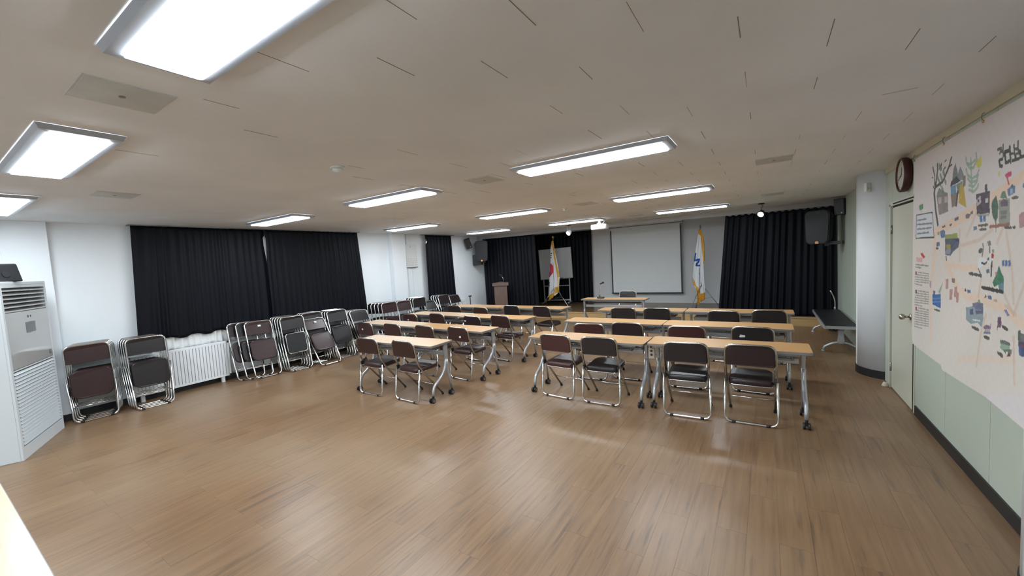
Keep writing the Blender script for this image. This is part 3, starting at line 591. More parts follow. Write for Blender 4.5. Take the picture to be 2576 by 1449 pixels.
('L',(128,126,124),0.75,0.0088,[(5.324,1.213),(5.298,1.21)]),
('L',(128,126,124),0.75,0.010725,[(5.284,1.214),(5.259,1.216)]),
('L',(128,126,124),0.75,0.012649999999999998,[(5.245,1.215),(5.22,1.217)]),
('L',(128,126,124),0.75,0.0088,[(5.207,1.216),(5.183,1.218)]),
('L',(128,126,124),0.75,0.010725,[(5.17,1.222),(5.145,1.219)]),
('L',(128,126,124),0.75,0.012649999999999998,[(5.133,1.223),(5.109,1.224)]),
('L',(128,126,124),0.75,0.0088,[(5.096,1.224),(5.073,1.225)]),
('L',(128,126,124),0.75,0.010725,[(5.061,1.225),(5.038,1.226)]),
('L',(128,126,124),0.75,0.012649999999999998,[(5.026,1.23),(5.003,1.227)]),
('L',(128,126,124),0.75,0.0088,[(4.991,1.231),(4.969,1.232)]),
('L',(128,126,124),0.75,0.010725,[(4.957,1.232),(4.935,1.233)]),
('L',(128,126,124),0.75,0.0088,[(5.326,1.19),(5.299,1.187)]),
('L',(128,126,124),0.75,0.010725,[(5.286,1.192),(5.26,1.193)]),
('L',(128,126,124),0.75,0.012649999999999998,[(5.247,1.193),(5.222,1.195)]),
('L',(128,126,124),0.75,0.0088,[(5.208,1.194),(5.183,1.196)]),
('L',(128,126,124),0.75,0.010725,[(5.17,1.2),(5.146,1.197)]),
('L',(128,126,124),0.75,0.012649999999999998,[(5.133,1.201),(5.109,1.203)]),
('L',(128,126,124),0.75,0.0088,[(5.097,1.203),(5.073,1.204)]),
('L',(128,126,124),0.75,0.010725,[(5.061,1.204),(5.038,1.205)]),
('L',(128,126,124),0.75,0.012649999999999998,[(5.026,1.209),(5.003,1.206)]),
('L',(128,126,124),0.75,0.0088,[(4.991,1.21),(4.968,1.212)]),
('L',(128,126,124),0.75,0.010725,[(4.956,1.212),(4.935,1.213)]),
('L',(128,126,124),0.75,0.0088,[(5.328,1.168),(5.301,1.165)]),
('L',(128,126,124),0.75,0.010725,[(5.287,1.169),(5.262,1.171)]),
('L',(128,126,124),0.75,0.012649999999999998,[(5.248,1.171),(5.223,1.173)]),
('L',(128,126,124),0.75,0.0088,[(5.209,1.172),(5.184,1.174)]),
('L',(128,126,124),0.75,0.010725,[(5.171,1.178),(5.147,1.176)]),
('L',(128,126,124),0.75,0.012649999999999998,[(5.134,1.18),(5.11,1.181)]),
('L',(128,126,124),0.75,0.0088,[(5.097,1.181),(5.073,1.183)]),
('L',(128,126,124),0.75,0.010725,[(5.061,1.183),(5.038,1.184)]),
('L',(128,126,124),0.75,0.012649999999999998,[(5.025,1.188),(5.002,1.186)]),
('L',(128,126,124),0.75,0.0088,[(4.99,1.19),(4.968,1.191)]),
('L',(128,126,124),0.75,0.010725,[(4.956,1.191),(4.934,1.192)]),
('L',(128,126,124),0.75,0.0088,[(5.33,1.145),(5.303,1.142)]),
('L',(128,126,124),0.75,0.010725,[(5.289,1.147),(5.263,1.149)]),
('L',(128,126,124),0.75,0.012649999999999998,[(5.249,1.149),(5.224,1.15)]),
('L',(128,126,124),0.75,0.0088,[(5.21,1.15),(5.185,1.152)]),
('L',(128,126,124),0.75,0.010725,[(5.172,1.156),(5.147,1.154)]),
('L',(128,126,124),0.75,0.012649999999999998,[(5.134,1.158),(5.11,1.16)]),
('L',(128,126,124),0.75,0.0088,[(5.097,1.16),(5.074,1.162)]),
('L',(128,126,124),0.75,0.010725,[(5.061,1.161),(5.038,1.163)]),
('L',(128,126,124),0.75,0.012649999999999998,[(5.025,1.167),(5.002,1.165)]),
('L',(128,126,124),0.75,0.0088,[(4.99,1.169),(4.967,1.17)]),
('L',(128,126,124),0.75,0.010725,[(4.955,1.17),(4.933,1.172)]),
('L',(128,126,124),0.75,0.0088,[(5.332,1.122),(5.305,1.12)]),
('L',(128,126,124),0.75,0.010725,[(5.291,1.124),(5.265,1.126)]),
('L',(128,126,124),0.75,0.012649999999999998,[(5.251,1.126),(5.225,1.128)]),
('L',(128,126,124),0.75,0.0088,[(5.211,1.128),(5.186,1.13)]),
('L',(128,126,124),0.75,0.010725,[(5.173,1.135),(5.148,1.132)]),
('L',(128,126,124),0.75,0.012649999999999998,[(5.135,1.137),(5.111,1.138)]),
('L',(128,126,124),0.75,0.0088,[(5.098,1.138),(5.074,1.14)]),
('L',(128,126,124),0.75,0.010725,[(5.061,1.14),(5.037,1.142)]),
('L',(128,126,124),0.75,0.012649999999999998,[(5.025,1.146),(5.002,1.144)]),
('L',(128,126,124),0.75,0.0088,[(4.989,1.148),(4.967,1.15)]),
('L',(128,126,124),0.75,0.010725,[(4.955,1.15),(4.932,1.152)]),
('L',(128,126,124),0.75,0.0088,[(5.334,1.099),(5.308,1.096)]),
('L',(128,126,124),0.75,0.010725,[(5.294,1.1),(5.269,1.101)]),
('L',(128,126,124),0.75,0.012649999999999998,[(5.255,1.101),(5.23,1.102)]),
('L',(128,126,124),0.75,0.0088,[(5.217,1.102),(5.192,1.103)]),
('L',(128,126,124),0.75,0.010725,[(5.179,1.107),(5.155,1.103)]),
('L',(128,126,124),0.75,0.012649999999999998,[(5.142,1.107),(5.118,1.109)]),
('P',(70,60,70),1,0,[(5.321,1.242),(5.278,1.244),(5.27,1.21),(5.312,1.21)]),
('L',(128,126,124),0.75,0.0088,[(5.239,1.08),(5.214,1.077)]),
('L',(128,126,124),0.75,0.010725,[(5.2,1.081),(5.176,1.083)]),
('L',(128,126,124),0.75,0.012649999999999998,[(5.163,1.082),(5.139,1.084)]),
('L',(128,126,124),0.75,0.0088,[(5.126,1.084),(5.103,1.085)]),
('L',(128,126,124),0.75,0.010725,[(5.09,1.089),(5.067,1.086)]),
('L',(128,126,124),0.75,0.012649999999999998,[(5.055,1.09),(5.032,1.091)]),
('L',(128,126,124),0.75,0.0088,[(5.02,1.091),(4.997,1.092)]),
('L',(128,126,124),0.75,0.010725,[(4.985,1.092),(4.963,1.093)]),
('L',(128,126,124),0.75,0.012649999999999998,[(4.952,1.097),(4.93,1.094)]),
('L',(128,126,124),0.75,0.0088,[(5.317,1.047),(5.292,1.045)]),
('L',(128,126,124),0.75,0.010725,[(5.278,1.049),(5.253,1.051)]),
('L',(128,126,124),0.75,0.012649999999999998,[(5.239,1.051),(5.214,1.053)]),
('L',(128,126,124),0.75,0.0088,[(5.201,1.053),(5.176,1.055)]),
('L',(128,126,124),0.75,0.010725,[(5.163,1.059),(5.139,1.057)]),
('L',(128,126,124),0.75,0.012649999999999998,[(5.126,1.061),(5.103,1.063)]),
('L',(128,126,124),0.75,0.0088,[(5.09,1.063),(5.067,1.065)]),
('L',(128,126,124),0.75,0.010725,[(5.054,1.065),(5.032,1.067)]),
('L',(128,126,124),0.75,0.012649999999999998,[(5.019,1.071),(4.997,1.068)]),
('L',(128,126,124),0.75,0.0088,[(4.985,1.073),(4.963,1.074)]),
('L',(128,126,124),0.75,0.010725,[(4.951,1.074),(4.929,1.076)]),
('L',(128,126,124),0.75,0.0088,[(5.319,1.024),(5.293,1.022)]),
('L',(128,126,124),0.75,0.010725,[(5.28,1.027),(5.254,1.029)]),
('L',(128,126,124),0.75,0.012649999999999998,[(5.24,1.029),(5.215,1.031)]),
('L',(128,126,124),0.75,0.0088,[(5.202,1.031),(5.177,1.033)]),
('L',(128,126,124),0.75,0.010725,[(5.164,1.038),(5.14,1.035)]),
('L',(128,126,124),0.75,0.012649999999999998,[(5.127,1.04),(5.103,1.042)]),
('L',(128,126,124),0.75,0.0088,[(5.09,1.042),(5.067,1.044)]),
('L',(128,126,124),0.75,0.010725,[(5.054,1.044),(5.031,1.046)]),
('L',(128,126,124),0.75,0.012649999999999998,[(5.019,1.05),(4.996,1.048)]),
('L',(128,126,124),0.75,0.0088,[(4.984,1.052),(4.962,1.054)]),
('L',(128,126,124),0.75,0.010725,[(4.95,1.054),(4.928,1.055)]),
('L',(128,126,124),0.75,0.0088,[(5.321,1.002),(5.295,1.0)]),
('L',(128,126,124),0.75,0.010725,[(5.281,1.004),(5.256,1.006)]),
('L',(128,126,124),0.75,0.012649999999999998,[(5.242,1.007),(5.217,1.009)]),
('L',(128,126,124),0.75,0.0088,[(5.203,1.009),(5.178,1.011)]),
('L',(128,126,124),0.75,0.010725,[(5.165,1.016),(5.141,1.014)]),
('L',(128,126,124),0.75,0.012649999999999998,[(5.128,1.018),(5.104,1.02)]),
('L',(128,126,124),0.75,0.0088,[(5.091,1.02),(5.067,1.022)]),
('L',(128,126,124),0.75,0.010725,[(5.055,1.022),(5.031,1.025)]),
('L',(128,126,124),0.75,0.012649999999999998,[(5.019,1.029),(4.996,1.027)]),
('L',(128,126,124),0.75,0.0088,[(4.984,1.031),(4.962,1.033)]),
('L',(128,126,124),0.75,0.010725,[(4.95,1.033),(4.927,1.035)]),
('L',(128,126,124),0.75,0.0088,[(5.323,0.979),(5.297,0.977)]),
('L',(128,126,124),0.75,0.010725,[(5.283,0.982),(5.257,0.984)]),
('L',(128,126,124),0.75,0.012649999999999998,[(5.243,0.984),(5.218,0.987)]),
('L',(128,126,124),0.75,0.0088,[(5.204,0.987),(5.179,0.989)]),
('L',(128,126,124),0.75,0.010725,[(5.166,0.994),(5.141,0.992)]),
('L',(128,126,124),0.75,0.012649999999999998,[(5.128,0.996),(5.104,0.999)]),
('L',(128,126,124),0.75,0.0088,[(5.091,0.999),(5.067,1.001)]),
('L',(128,126,124),0.75,0.010725,[(5.055,1.001),(5.031,1.003)]),
('L',(128,126,124),0.75,0.012649999999999998,[(5.019,1.008),(4.996,1.006)]),
('L',(128,126,124),0.75,0.0088,[(4.984,1.01),(4.961,1.012)]),
('L',(128,126,124),0.75,0.010725,[(4.949,1.012),(4.927,1.014)]),
('L',(128,126,124),0.75,0.0088,[(5.325,0.956),(5.299,0.954)]),
('L',(128,126,124),0.75,0.010725,[(5.285,0.959),(5.259,0.961)]),
('L',(128,126,124),0.75,0.012649999999999998,[(5.245,0.962),(5.219,0.964)]),
('L',(128,126,124),0.75,0.0088,[(5.205,0.965),(5.18,0.967)]),
('L',(128,126,124),0.75,0.010725,[(5.167,0.972),(5.142,0.97)]),
('L',(128,126,124),0.75,0.012649999999999998,[(5.129,0.975),(5.104,0.977)]),
('L',(128,126,124),0.75,0.0088,[(5.091,0.977),(5.067,0.98)]),
('L',(128,126,124),0.75,0.010725,[(5.055,0.98),(5.031,0.982)]),
('L',(128,126,124),0.75,0.012649999999999998,[(5.019,0.987),(4.995,0.985)]),
('L',(128,126,124),0.75,0.0088,[(4.983,0.989),(4.96,0.991)]),
('L',(128,126,124),0.75,0.010725,[(4.948,0.992),(4.926,0.994)]),
('L',(128,126,124),0.75,0.0088,[(5.327,0.933),(5.301,0.931)]),
('L',(128,126,124),0.75,0.010725,[(5.286,0.936),(5.26,0.939)]),
('L',(128,126,124),0.75,0.012649999999999998,[(5.246,0.939),(5.22,0.942)]),
('L',(128,126,124),0.75,0.0088,[(5.206,0.942),(5.181,0.945)]),
('L',(128,126,124),0.75,0.010725,[(5.168,0.95),(5.143,0.948)]),
('L',(128,126,124),0.75,0.012649999999999998,[(5.129,0.953),(5.105,0.955)]),
('L',(128,126,124),0.75,0.0088,[(5.092,0.956),(5.068,0.958)]),
('L',(128,126,124),0.75,0.010725,[(5.055,0.959),(5.031,0.961)]),
('L',(128,126,124),0.75,0.012649999999999998,[(5.019,0.966),(4.995,0.964)]),
('L',(128,126,124),0.75,0.0088,[(4.983,0.968),(4.96,0.971)]),
('L',(128,126,124),0.75,0.010725,[(4.948,0.971),(4.925,0.973)]),
('L',(128,126,124),0.75,0.0088,[(5.329,0.91),(5.302,0.908)]),
('L',(128,126,124),0.75,0.010725,[(5.288,0.913),(5.262,0.916)]),
('L',(128,126,124),0.75,0.012649999999999998,[(5.247,0.917),(5.221,0.92)]),
('L',(128,126,124),0.75,0.0088,[(5.208,0.92),(5.182,0.923)]),
('L',(128,126,124),0.75,0.010725,[(5.168,0.928),(5.143,0.926)]),
('L',(128,126,124),0.75,0.012649999999999998,[(5.13,0.931),(5.105,0.934)]),
('L',(128,126,124),0.75,0.0088,[(5.092,0.934),(5.068,0.937)]),
('L',(128,126,124),0.75,0.010725,[(5.055,0.937),(5.031,0.94)]),
('L',(128,126,124),0.75,0.012649999999999998,[(5.018,0.944),(4.995,0.943)]),
('L',(128,126,124),0.75,0.0088,[(4.982,0.947),(4.959,0.95)]),
('L',(128,126,124),0.75,0.010725,[(4.947,0.95),(4.924,0.953)]),
('L',(128,126,124),0.75,0.0088,[(5.332,0.887),(5.305,0.884)]),
('L',(128,126,124),0.75,0.010725,[(5.291,0.888),(5.265,0.89)]),
('L',(128,126,124),0.75,0.012649999999999998,[(5.251,0.89),(5.225,0.892)]),
('L',(128,126,124),0.75,0.0088,[(5.211,0.892),(5.186,0.893)]),
('L',(128,126,124),0.75,0.010725,[(5.173,0.898),(5.148,0.895)]),
('L',(128,126,124),0.75,0.012649999999999998,[(5.135,0.899),(5.11,0.901)]),
('P',(150,70,80),1,0,[(5.315,1.077),(5.272,1.08),(5.264,1.046),(5.306,1.045)]),
('P',(170,160,190),1,0,[(4.916,1.358),(4.869,1.357),(4.872,1.298),(4.908,1.301)]),
('P',(130,160,140),0.8,0,[(4.694,1.283),(4.654,1.32),(4.594,1.368),(4.627,1.309),(4.652,1.273)]),
('P',(58,106,168),1,0,[(4.839,1.247),(4.785,1.249),(4.636,1.272),(4.631,1.154),(4.829,1.158)]),
('P',(84,104,160),1,0,[(4.82,1.281),(4.764,1.282),(4.769,1.25),(4.813,1.248)]),
('L',(120,160,200),1,0.008,[(4.829,1.21),(4.635,1.236)]),
('L',(120,160,200),1,0.008,[(4.827,1.18),(4.633,1.207)]),
('L',(84,82,80),0.85,0.0144,[(4.78,1.126),(4.757,1.122)]),
('L',(84,82,80),0.85,0.01755,[(4.744,1.126),(4.721,1.126)]),
('L',(84,82,80),0.85,0.020699999999999996,[(4.709,1.126),(4.686,1.126)]),
('L',(84,82,80),0.85,0.0144,[(4.674,1.125),(4.652,1.126)]),
('P',(186,142,138),1,0,[(4.536,1.398),(4.479,1.408),(4.475,1.328),(4.533,1.319)]),
('P',(186,142,138),1,0,[(4.452,1.325),(4.392,1.334),(4.393,1.252),(4.453,1.241)]),
('P',(186,142,138),1,0,[(4.357,1.353),(4.31,1.359),(4.303,1.316),(4.273,1.315),(4.278,1.242),(4.317,1.239),(4.323,1.275),(4.363,1.276)]),
('P',(110,100,104),0.8,0,[(4.414,1.414),(4.352,1.418),(4.35,1.385),(4.408,1.382)]),
('P',(50,44,56),1,0,[(4.18,1.34),(4.161,1.363),(4.14,1.338)]),
('P',(74,104,156),1,0,[(4.133,1.351),(4.079,1.356),(4.071,1.334),(4.12,1.33)]),
('P',(50,44,56),1,0,[(3.865,1.325),(3.847,1.349),(3.836,1.327)]),
('P',(74,110,170),1,0,[(3.827,1.343),(3.773,1.346),(3.766,1.323),(3.816,1.322)]),
('P',(200,170,140),1,0,[(3.744,1.328),(3.699,1.333),(3.698,1.315),(3.737,1.313)]),
('P',(140,160,166),1,0,[(4.146,1.228),(4.111,1.228),(3.883,1.285),(3.875,1.186),(3.899,1.122),(3.959,1.143),(4.06,1.117),(4.142,1.135)]),
('P',(112,116,140),1,0,[(4.041,1.266),(3.952,1.286),(3.883,1.286),(3.881,1.239),(4.039,1.224)]),
('P',(150,168,186),1,0,[(4.103,1.227),(4.003,1.245),(3.997,1.191),(4.101,1.171)]),
('P',(92,98,118),1,0,[(4.084,1.218),(4.028,1.229),(4.022,1.189),(4.078,1.178)]),
('P',(214,220,222),1,0,[(4.036,1.156),(3.92,1.167),(3.921,1.155),(4.031,1.146)]),
('P',(104,100,130),1,0,[(3.999,1.223),(3.884,1.236),(3.883,1.216),(3.983,1.197)]),
('P',(130,170,140),1,0,[(3.963,1.299),(3.928,1.304),(3.927,1.28),(3.958,1.276)]),
('P',(128,110,130),1,0,[(3.872,1.129),(3.843,1.147),(3.795,1.152),(3.769,1.146),(3.778,1.13),(3.868,1.114)]),
('P',(180,168,170),1,0,[(3.858,1.116),(3.781,1.129),(3.78,1.111),(3.857,1.098)]),
('P',(120,130,156),1,0,[(3.867,1.098),(3.773,1.112),(3.776,1.098),(3.866,1.084)]),
('L',(150,140,170),1,0.012,[(3.773,1.161),(3.778,1.134)]),
('P',(118,86,110),1,0,[(3.689,1.193),(3.682,1.226),(3.644,1.227),(3.636,1.187),(3.643,1.163),(3.681,1.159)]),
('L',(110,90,120),1,0.01,[(3.687,1.164),(3.689,1.142)]),
('L',(84,82,80),0.85,0.0176,[(3.624,1.174),(3.613,1.17)]),
('L',(84,82,80),0.85,0.02145,[(3.607,1.171),(3.596,1.17)]),
('L',(84,82,80),0.85,0.025299999999999996,[(3.59,1.169),(3.579,1.167)]),
('L',(84,82,80),0.85,0.0176,[(3.574,1.166),(3.563,1.165)]),
('L',(84,82,80),0.85,0.0176,[(4.041,1.1),(4.027,1.096)]),
('L',(84,82,80),0.85,0.02145,[(4.02,1.099),(4.007,1.098)]),
('L',(84,82,80),0.85,0.025299999999999996,[(4.0,1.098),(3.986,1.097)]),
('L',(84,82,80),0.85,0.0176,[(3.979,1.096),(3.966,1.096)]),
('L',(84,82,80),0.85,0.02145,[(3.959,1.099),(3.946,1.095)]),
('L',(84,82,80),0.85,0.0176,[(3.859,1.066),(3.847,1.064)]),
('L',(84,82,80),0.85,0.02145,[(3.84,1.066),(3.828,1.067)]),
('L',(84,82,80),0.85,0.025299999999999996,[(3.821,1.066),(3.809,1.066)]),
('L',(84,82,80),0.85,0.0176,[(3.803,1.066),(3.791,1.066)]),
('L',(84,82,80),0.85,0.0176,[(3.673,1.001),(3.66,0.997)]),
('L',(84,82,80),0.85,0.02145,[(3.653,0.998),(3.64,0.997)]),
('L',(84,82,80),0.85,0.025299999999999996,[(3.634,0.995),(3.621,0.994)]),
('P',(98,110,110),1,0,[(3.648,1.087),(3.583,1.095),(3.526,1.088),(3.525,1.075),(3.644,1.064)]),
('P',(150,176,156),1,0,[(3.644,1.064),(3.528,1.076),(3.533,1.045),(3.593,1.021),(3.645,1.035)]),
('P',(110,120,110),1,0,[(3.611,1.035),(3.511,1.057),(3.512,1.029),(3.559,0.998)]),
('P',(110,64,50),1,0,[(3.555,1.02),(3.518,1.032),(3.519,1.014),(3.551,1.004)]),
('P',(222,226,224),1,0,[(3.577,1.03),(3.552,1.033),(3.559,1.004),(3.579,1.014)]),
('P',(92,104,92),1,0,[(3.446,1.179),(3.419,1.188),(3.412,1.106),(3.439,1.107)]),
('P',(110,112,118),1,0,[(3.418,1.171),(3.37,1.173),(3.367,1.115),(3.412,1.112)]),
('P',(92,72,96),1,0,[(3.44,1.12),(3.367,1.128),(3.365,1.083),(3.432,1.075)]),
('P',(86,104,152),1,0,[(3.436,1.094),(3.407,1.1),(3.401,1.042),(3.428,1.042)]),
('P',(70,86,124),1,0,[(3.406,1.087),(3.365,1.092),(3.363,1.044),(3.401,1.042)]),
('P',(96,110,166),1,0,[(3.61,1.276),(3.58,1.284),(3.543,1.254),(3.567,1.245)]),
('P',(150,156,180),1,0,[(3.598,1.272),(3.582,1.277),(3.562,1.258),(3.573,1.253)])]
FLAG1=[('P',(214,158,40),1,0,[(-5.652,2.29),(-5.596,2.274),(-5.561,2.009),(-5.543,1.754),(-5.493,1.477),(-5.467,1.358),(-5.423,1.357),(-5.428,1.157),(-5.478,1.15),(-5.477,0.965),(-5.48,0.846),(-5.526,0.867),(-5.526,1.183),(-5.558,1.479),(-5.58,1.677),(-5.617,1.915),(-5.63,2.073),(-5.641,2.191),(-5.698,2.038),(-5.734,2.06)]),
('P',(214,158,40),1,0,[(-5.875,0.578),(-5.639,0.689),(-5.64,0.49),(-5.805,0.429),(-5.875,0.388)]),
('P',(214,158,40),1,0,[(-5.627,0.828),(-5.461,0.862),(-5.467,0.688),(-5.638,0.633)]),
('P',(20,20,24),1,0,[(-5.709,1.924),(-5.654,1.917),(-5.66,1.886),(-5.715,1.893)]),
('P',(20,20,24),1,0,[(-5.717,1.862),(-5.666,1.855),(-5.672,1.824),(-5.723,1.83)]),
('P',(20,20,24),1,0,[(-5.727,1.797),(-5.679,1.79),(-5.687,1.757),(-5.735,1.764)]),
('P',(20,20,24),1,0,[(-5.841,1.016),(-5.792,1.011),(-5.796,0.981),(-5.843,0.986)]),
('P',(20,20,24),1,0,[(-5.844,0.964),(-5.8,0.959),(-5.804,0.927),(-5.846,0.931)]),
('P',(20,20,24),1,0,[(-5.847,0.907),(-5.803,0.903),(-5.81,0.863),(-5.85,0.867)]),
('P',(204,40,54),1,0,[(-5.759,1.587),(-5.723,1.595),(-5.672,1.559),(-5.645,1.483),(-5.643,1.364),(-5.68,1.266),(-5.77,1.166),(-5.787,1.174),(-5.771,1.369)]),
('P',(44,52,150),1,0,[(-5.794,1.37),(-5.769,1.329),(-5.765,1.166),(-5.819,1.167)]),
('L',(120,118,124),1,0.012,[(-5.643,1.601),(-5.659,1.167),(-5.65,0.928),(-5.637,0.689)]),  # shade in the crease between the flag halves, painted as a grey line
('L',(170,170,176),1,0.01,[(-5.549,1.636),(-5.499,1.359)])]
FLAG2=[('P',(214,158,40),1,0,[(-1.497,2.3),(-1.414,2.274),(-1.364,2.162),(-1.334,1.907),(-1.342,1.546),(-1.366,1.366),(-1.381,1.403),(-1.4,1.803),(-1.418,2.094),(-1.483,2.168)]),
('P',(214,158,40),1,0,[(-1.645,1.045),(-1.625,1.035),(-1.58,0.914),(-1.557,0.821),(-1.473,0.746),(-1.481,0.264),(-1.579,0.263),(-1.557,0.802),(-1.646,0.85)]),
('P',(214,158,40),1,0,[(-1.473,0.613),(-1.342,0.656),(-1.346,0.45),(-1.478,0.403)]),
('L',(20,76,160),1,0.046,[(-1.554,1.653),(-1.571,1.558),(-1.577,1.476),(-1.529,1.49),(-1.469,1.505)]),
('L',(20,76,160),1,0.046,[(-1.472,1.502),(-1.487,1.44),(-1.532,1.391),(-1.536,1.351),(-1.472,1.345)]),
('L',(90,92,100),1,0.014,[(-1.467,1.288),(-1.47,1.003),(-1.472,0.653)])]  # last stroke paints the dark shade of a fold
F1L=[(-5.652, 2.29), (-5.711, 2.078), (-5.731, 1.685), (-5.774, 1.369), (-5.809, 1.151), (-5.839, 0.891), (-5.863, 0.59), (-5.872, 0.399)]
F1R=[(-5.591, 2.285), (-5.561, 2.009), (-5.499, 1.673), (-5.455, 1.377), (-5.432, 1.161), (-5.467, 0.886), (-5.475, 0.698), (-5.48, 0.688)]
F2L=[(-1.481, 2.271), (-1.475, 2.135), (-1.532, 1.848), (-1.581, 1.559), (-1.613, 1.284), (-1.631, 1.044), (-1.632, 0.859), (-1.551, 0.709), (-1.537, 0.45), (-1.553, 0.282)]
F2R=[(-1.421, 2.266), (-1.38, 2.163), (-1.34, 1.907), (-1.345, 1.546), (-1.366, 1.329), (-1.363, 1.037), (-1.355, 0.818), (-1.348, 0.653), (-1.359, 0.478), (-1.474, 0.394)]

# ================================================================== THE ROOM
fl = struct('floor', box(XL-.2, YB-.2, -.12, XR+.35, YF+.3, -.004), M_under)
# vinyl planks: those that show largest are parts of their own, the rest one joined piece
planks = []
for k in range(-25, 33):
    x0 = PX0+PWD*k; x1 = x0+PWD
    if x1 < XL or x0 > XR+.02: continue
    for j in range(-6, 14):
        y0 = PY0+PLN*j+(k % 2)*PLN/2; y1 = y0+PLN
        if y1 < YB or y0 > YS+.1: continue
        planks.append((max(x0, XL), max(y0, YB), min(x1, XR+.05), min(y1, YS+.1)))
def in_view(p):
    v = Vector(((p[0]+p[2])/2, (p[1]+p[3])/2, -1.7462)); z = v.dot(_f)
    if z < .5: return None
    x, y = 1288+1001.6*v.dot(_r)/z, 724.5-1001.6*v.dot(_u)/z
    return z if -150 < x < 2720 and y < 1560 else None
ranked = sorted([p for p in planks if in_view(p)], key=in_view)
near = set(ranked[:300]); g = .0004
pm = {}
for p in ranked[:300]:
    key = (round(p[2]-p[0], 3), round(p[3]-p[1], 3))
    if key not in pm:
        bm = nb(); bx(bm, g, g, -.004, key[0]-g, key[1]-g, 0)
        me = bpy.data.meshes.new('plank'); bm.to_mesh(me); bm.free(); me.materials.append(M_floor); pm[key] = me
    o = bpy.data.objects.new('plank', pm[key]); C.objects.link(o); o.location = (p[0], p[1], 0); o.parent = fl
bm = nb()
for p in planks:
    if p not in near: bx(bm, p[0]+g, p[1]+g, -.004, p[2]-g, p[3]-g, 0)
obj('plank_field', bm, M_floor, fl, kind='stuff')

ce = struct('ceiling', box(XL-.2, YB-.2, HC, XR+.35, 10.22, HC+.12), M_ceil)
# joints of the ceiling boards where the paint has opened, in a staggered 0.3 x 0.6 m pattern
bm = nb(); rnd = random.Random(3)
for i in range(-12, 4):
    x = -.08+.3035*i
    for j in range(0, 14):
        y = 1.68+.595*j+(i % 2)*.2975-1.19
        if y > 9 or rnd.random() < (.15 if x > -1.4 else .55 if x > -2.3 else .86): continue
        ln = .27*rnd.uniform(.55, 1); s = rnd.uniform(0, .27-ln); wd = .0011*rnd.uniform(.3, 1.5)
        bx(bm, x-wd, y+s, HC-.0012, x+wd, y+s+ln, HC+.001)
for x, y, ln in ((.57, 3.187, .15), (-2.19, 4.9, .12), (-5.1, 6.2, .2), (-3.2, 2.9, .1)): bx(bm, x, y-.0015, HC-.0012, x+ln, y+.0015, HC+.001)
obj('board_joint', bm, M_crack, ce, kind='stuff')
struct('trim_1', box(XL, 10.20, 2.475, XR+.03, 10.24, HC+.12), M_fascia)   # fascia where the ceiling ends at the stage
struct('ceiling_stage', box(XL-.2, 10.24, 2.78, XR+.35, YF+.3, 2.9), M_back)
struct('wall_front', box(XL-.2, YF, 0, XR+.35, YF+.15, 2.9), M_back)
struct('wall_rear', box(XL-.2, YB-.15, 0, XR+.35, YB, HC+.1), M_wall)
# left wall with its two window openings
WN = ((2.02, 5.58, .86, 2.40), (7.925, 8.74, .86, 2.46))
wl = nb(); y = YB
for a, b_, z0, z1 in WN:
    bx(wl, XL-.15, y, 0, XL, a, 2.9); bx(wl, XL-.15, a, 0, XL, b_, z0); bx(wl, XL-.15, a, z1, XL, b_, 2.9); y = b_
bx(wl, XL-.15, y, 0, XL, YF, 2.9)
wleft = struct('wall_left', wl, M_wall)
struct('trim_2', box(XL, YB, 0, -7.68, 1.125, HC), M_wall, bevel=.004)      # pier behind the air conditioner
struct('trim_3', box(XL, 6.62, 0, -7.64, 7.03, HC), M_wall, bevel=.004)     # second pier
for i, (a, b_, z0, z1) in enumerate(WN):
    wn = struct('window_%d' % (i+1), box(XL-.13, a, z0, XL-.125, b_, z1), M_pane)
    bm = nb(); n = 4 if i == 0 else 2
    for q in range(n+1):
        yy = a+(b_-a)*q/n; bx(bm, XL-.12, max(a, yy-.03), z0, XL-.07, min(b_, yy+.03), z1)
    bx(bm, XL-.12, a, z0, XL-.07, b_, z0+.05); bx(bm, XL-.12, a, z1-.05, XL-.07, b_, z1); obj('window_frame', bm, M_plast, wn)
struct('baseboard_left', box(XL, 1.125, 0, XL+.012, 10.3, .09), M_base)
bm = nb(); bx(bm, -7.68, YB, 0, -7.668, 1.137, .09); bx(bm, XL, 1.125, 0, -7.668, 1.137, .09); struct('baseboard_pier', bm, M_base)
# vertical conduit and thin pipe on the left wall
bm = nb(); bx(bm, XL, 7.20, 0, XL+.03, 7.235, HC); bx(bm, XL, 7.36, 0, XL+.018, 7.385, 1.75); struct('trim_4', bm, M_wall)
struct('trim_5', box(-7.68, .74, 0, -7.668, .76, HC), M_wall)
# right wall: partition with upright panels and a door
wr = struct('wall_right', box(XR+.012, YB, 0, XR+.15, YF, 2.9), M_green)
def wpanel(y0, y1, z0=.09, z1=HC, m=M_green): obj('wall_panel', box(XR, y0+.0025, z0, XR+.012, y1-.0025, z1), m, wr)
y = 5.36
while y > YB: wpanel(max(y-.785, YB), y); y -= .785
wpanel(5.36, 6.26, 2.14); wpanel(6.26, 6.55, 0)
y = 7.2
while y < YF-.1: wpanel(y, min(y+.9, YF), 0); y += .9
struct('trim_6', box(XR-.012, YB, 2.52, XR, 6.55, HC), M_cream)
struct('baseboard_right', box(XR-.012, YB, 0, XR, 5.33, .095), M_base)
dr = struct('door_1', box(XR-.004, 5.435, .012, XR+.010, 6.225, 2.095), M_door)
bm = nb()
bx(bm, XR-.002, 5.375, 0, XR+.012, 5.415, 2.135); bx(bm, XR-.02, 6.245, 0, XR+.012, 6.285, 2.135)
bx(bm, XR-.02, 5.375, 2.115, XR+.012, 6.285, 2.16); obj('door_frame', bm, M_door, dr)
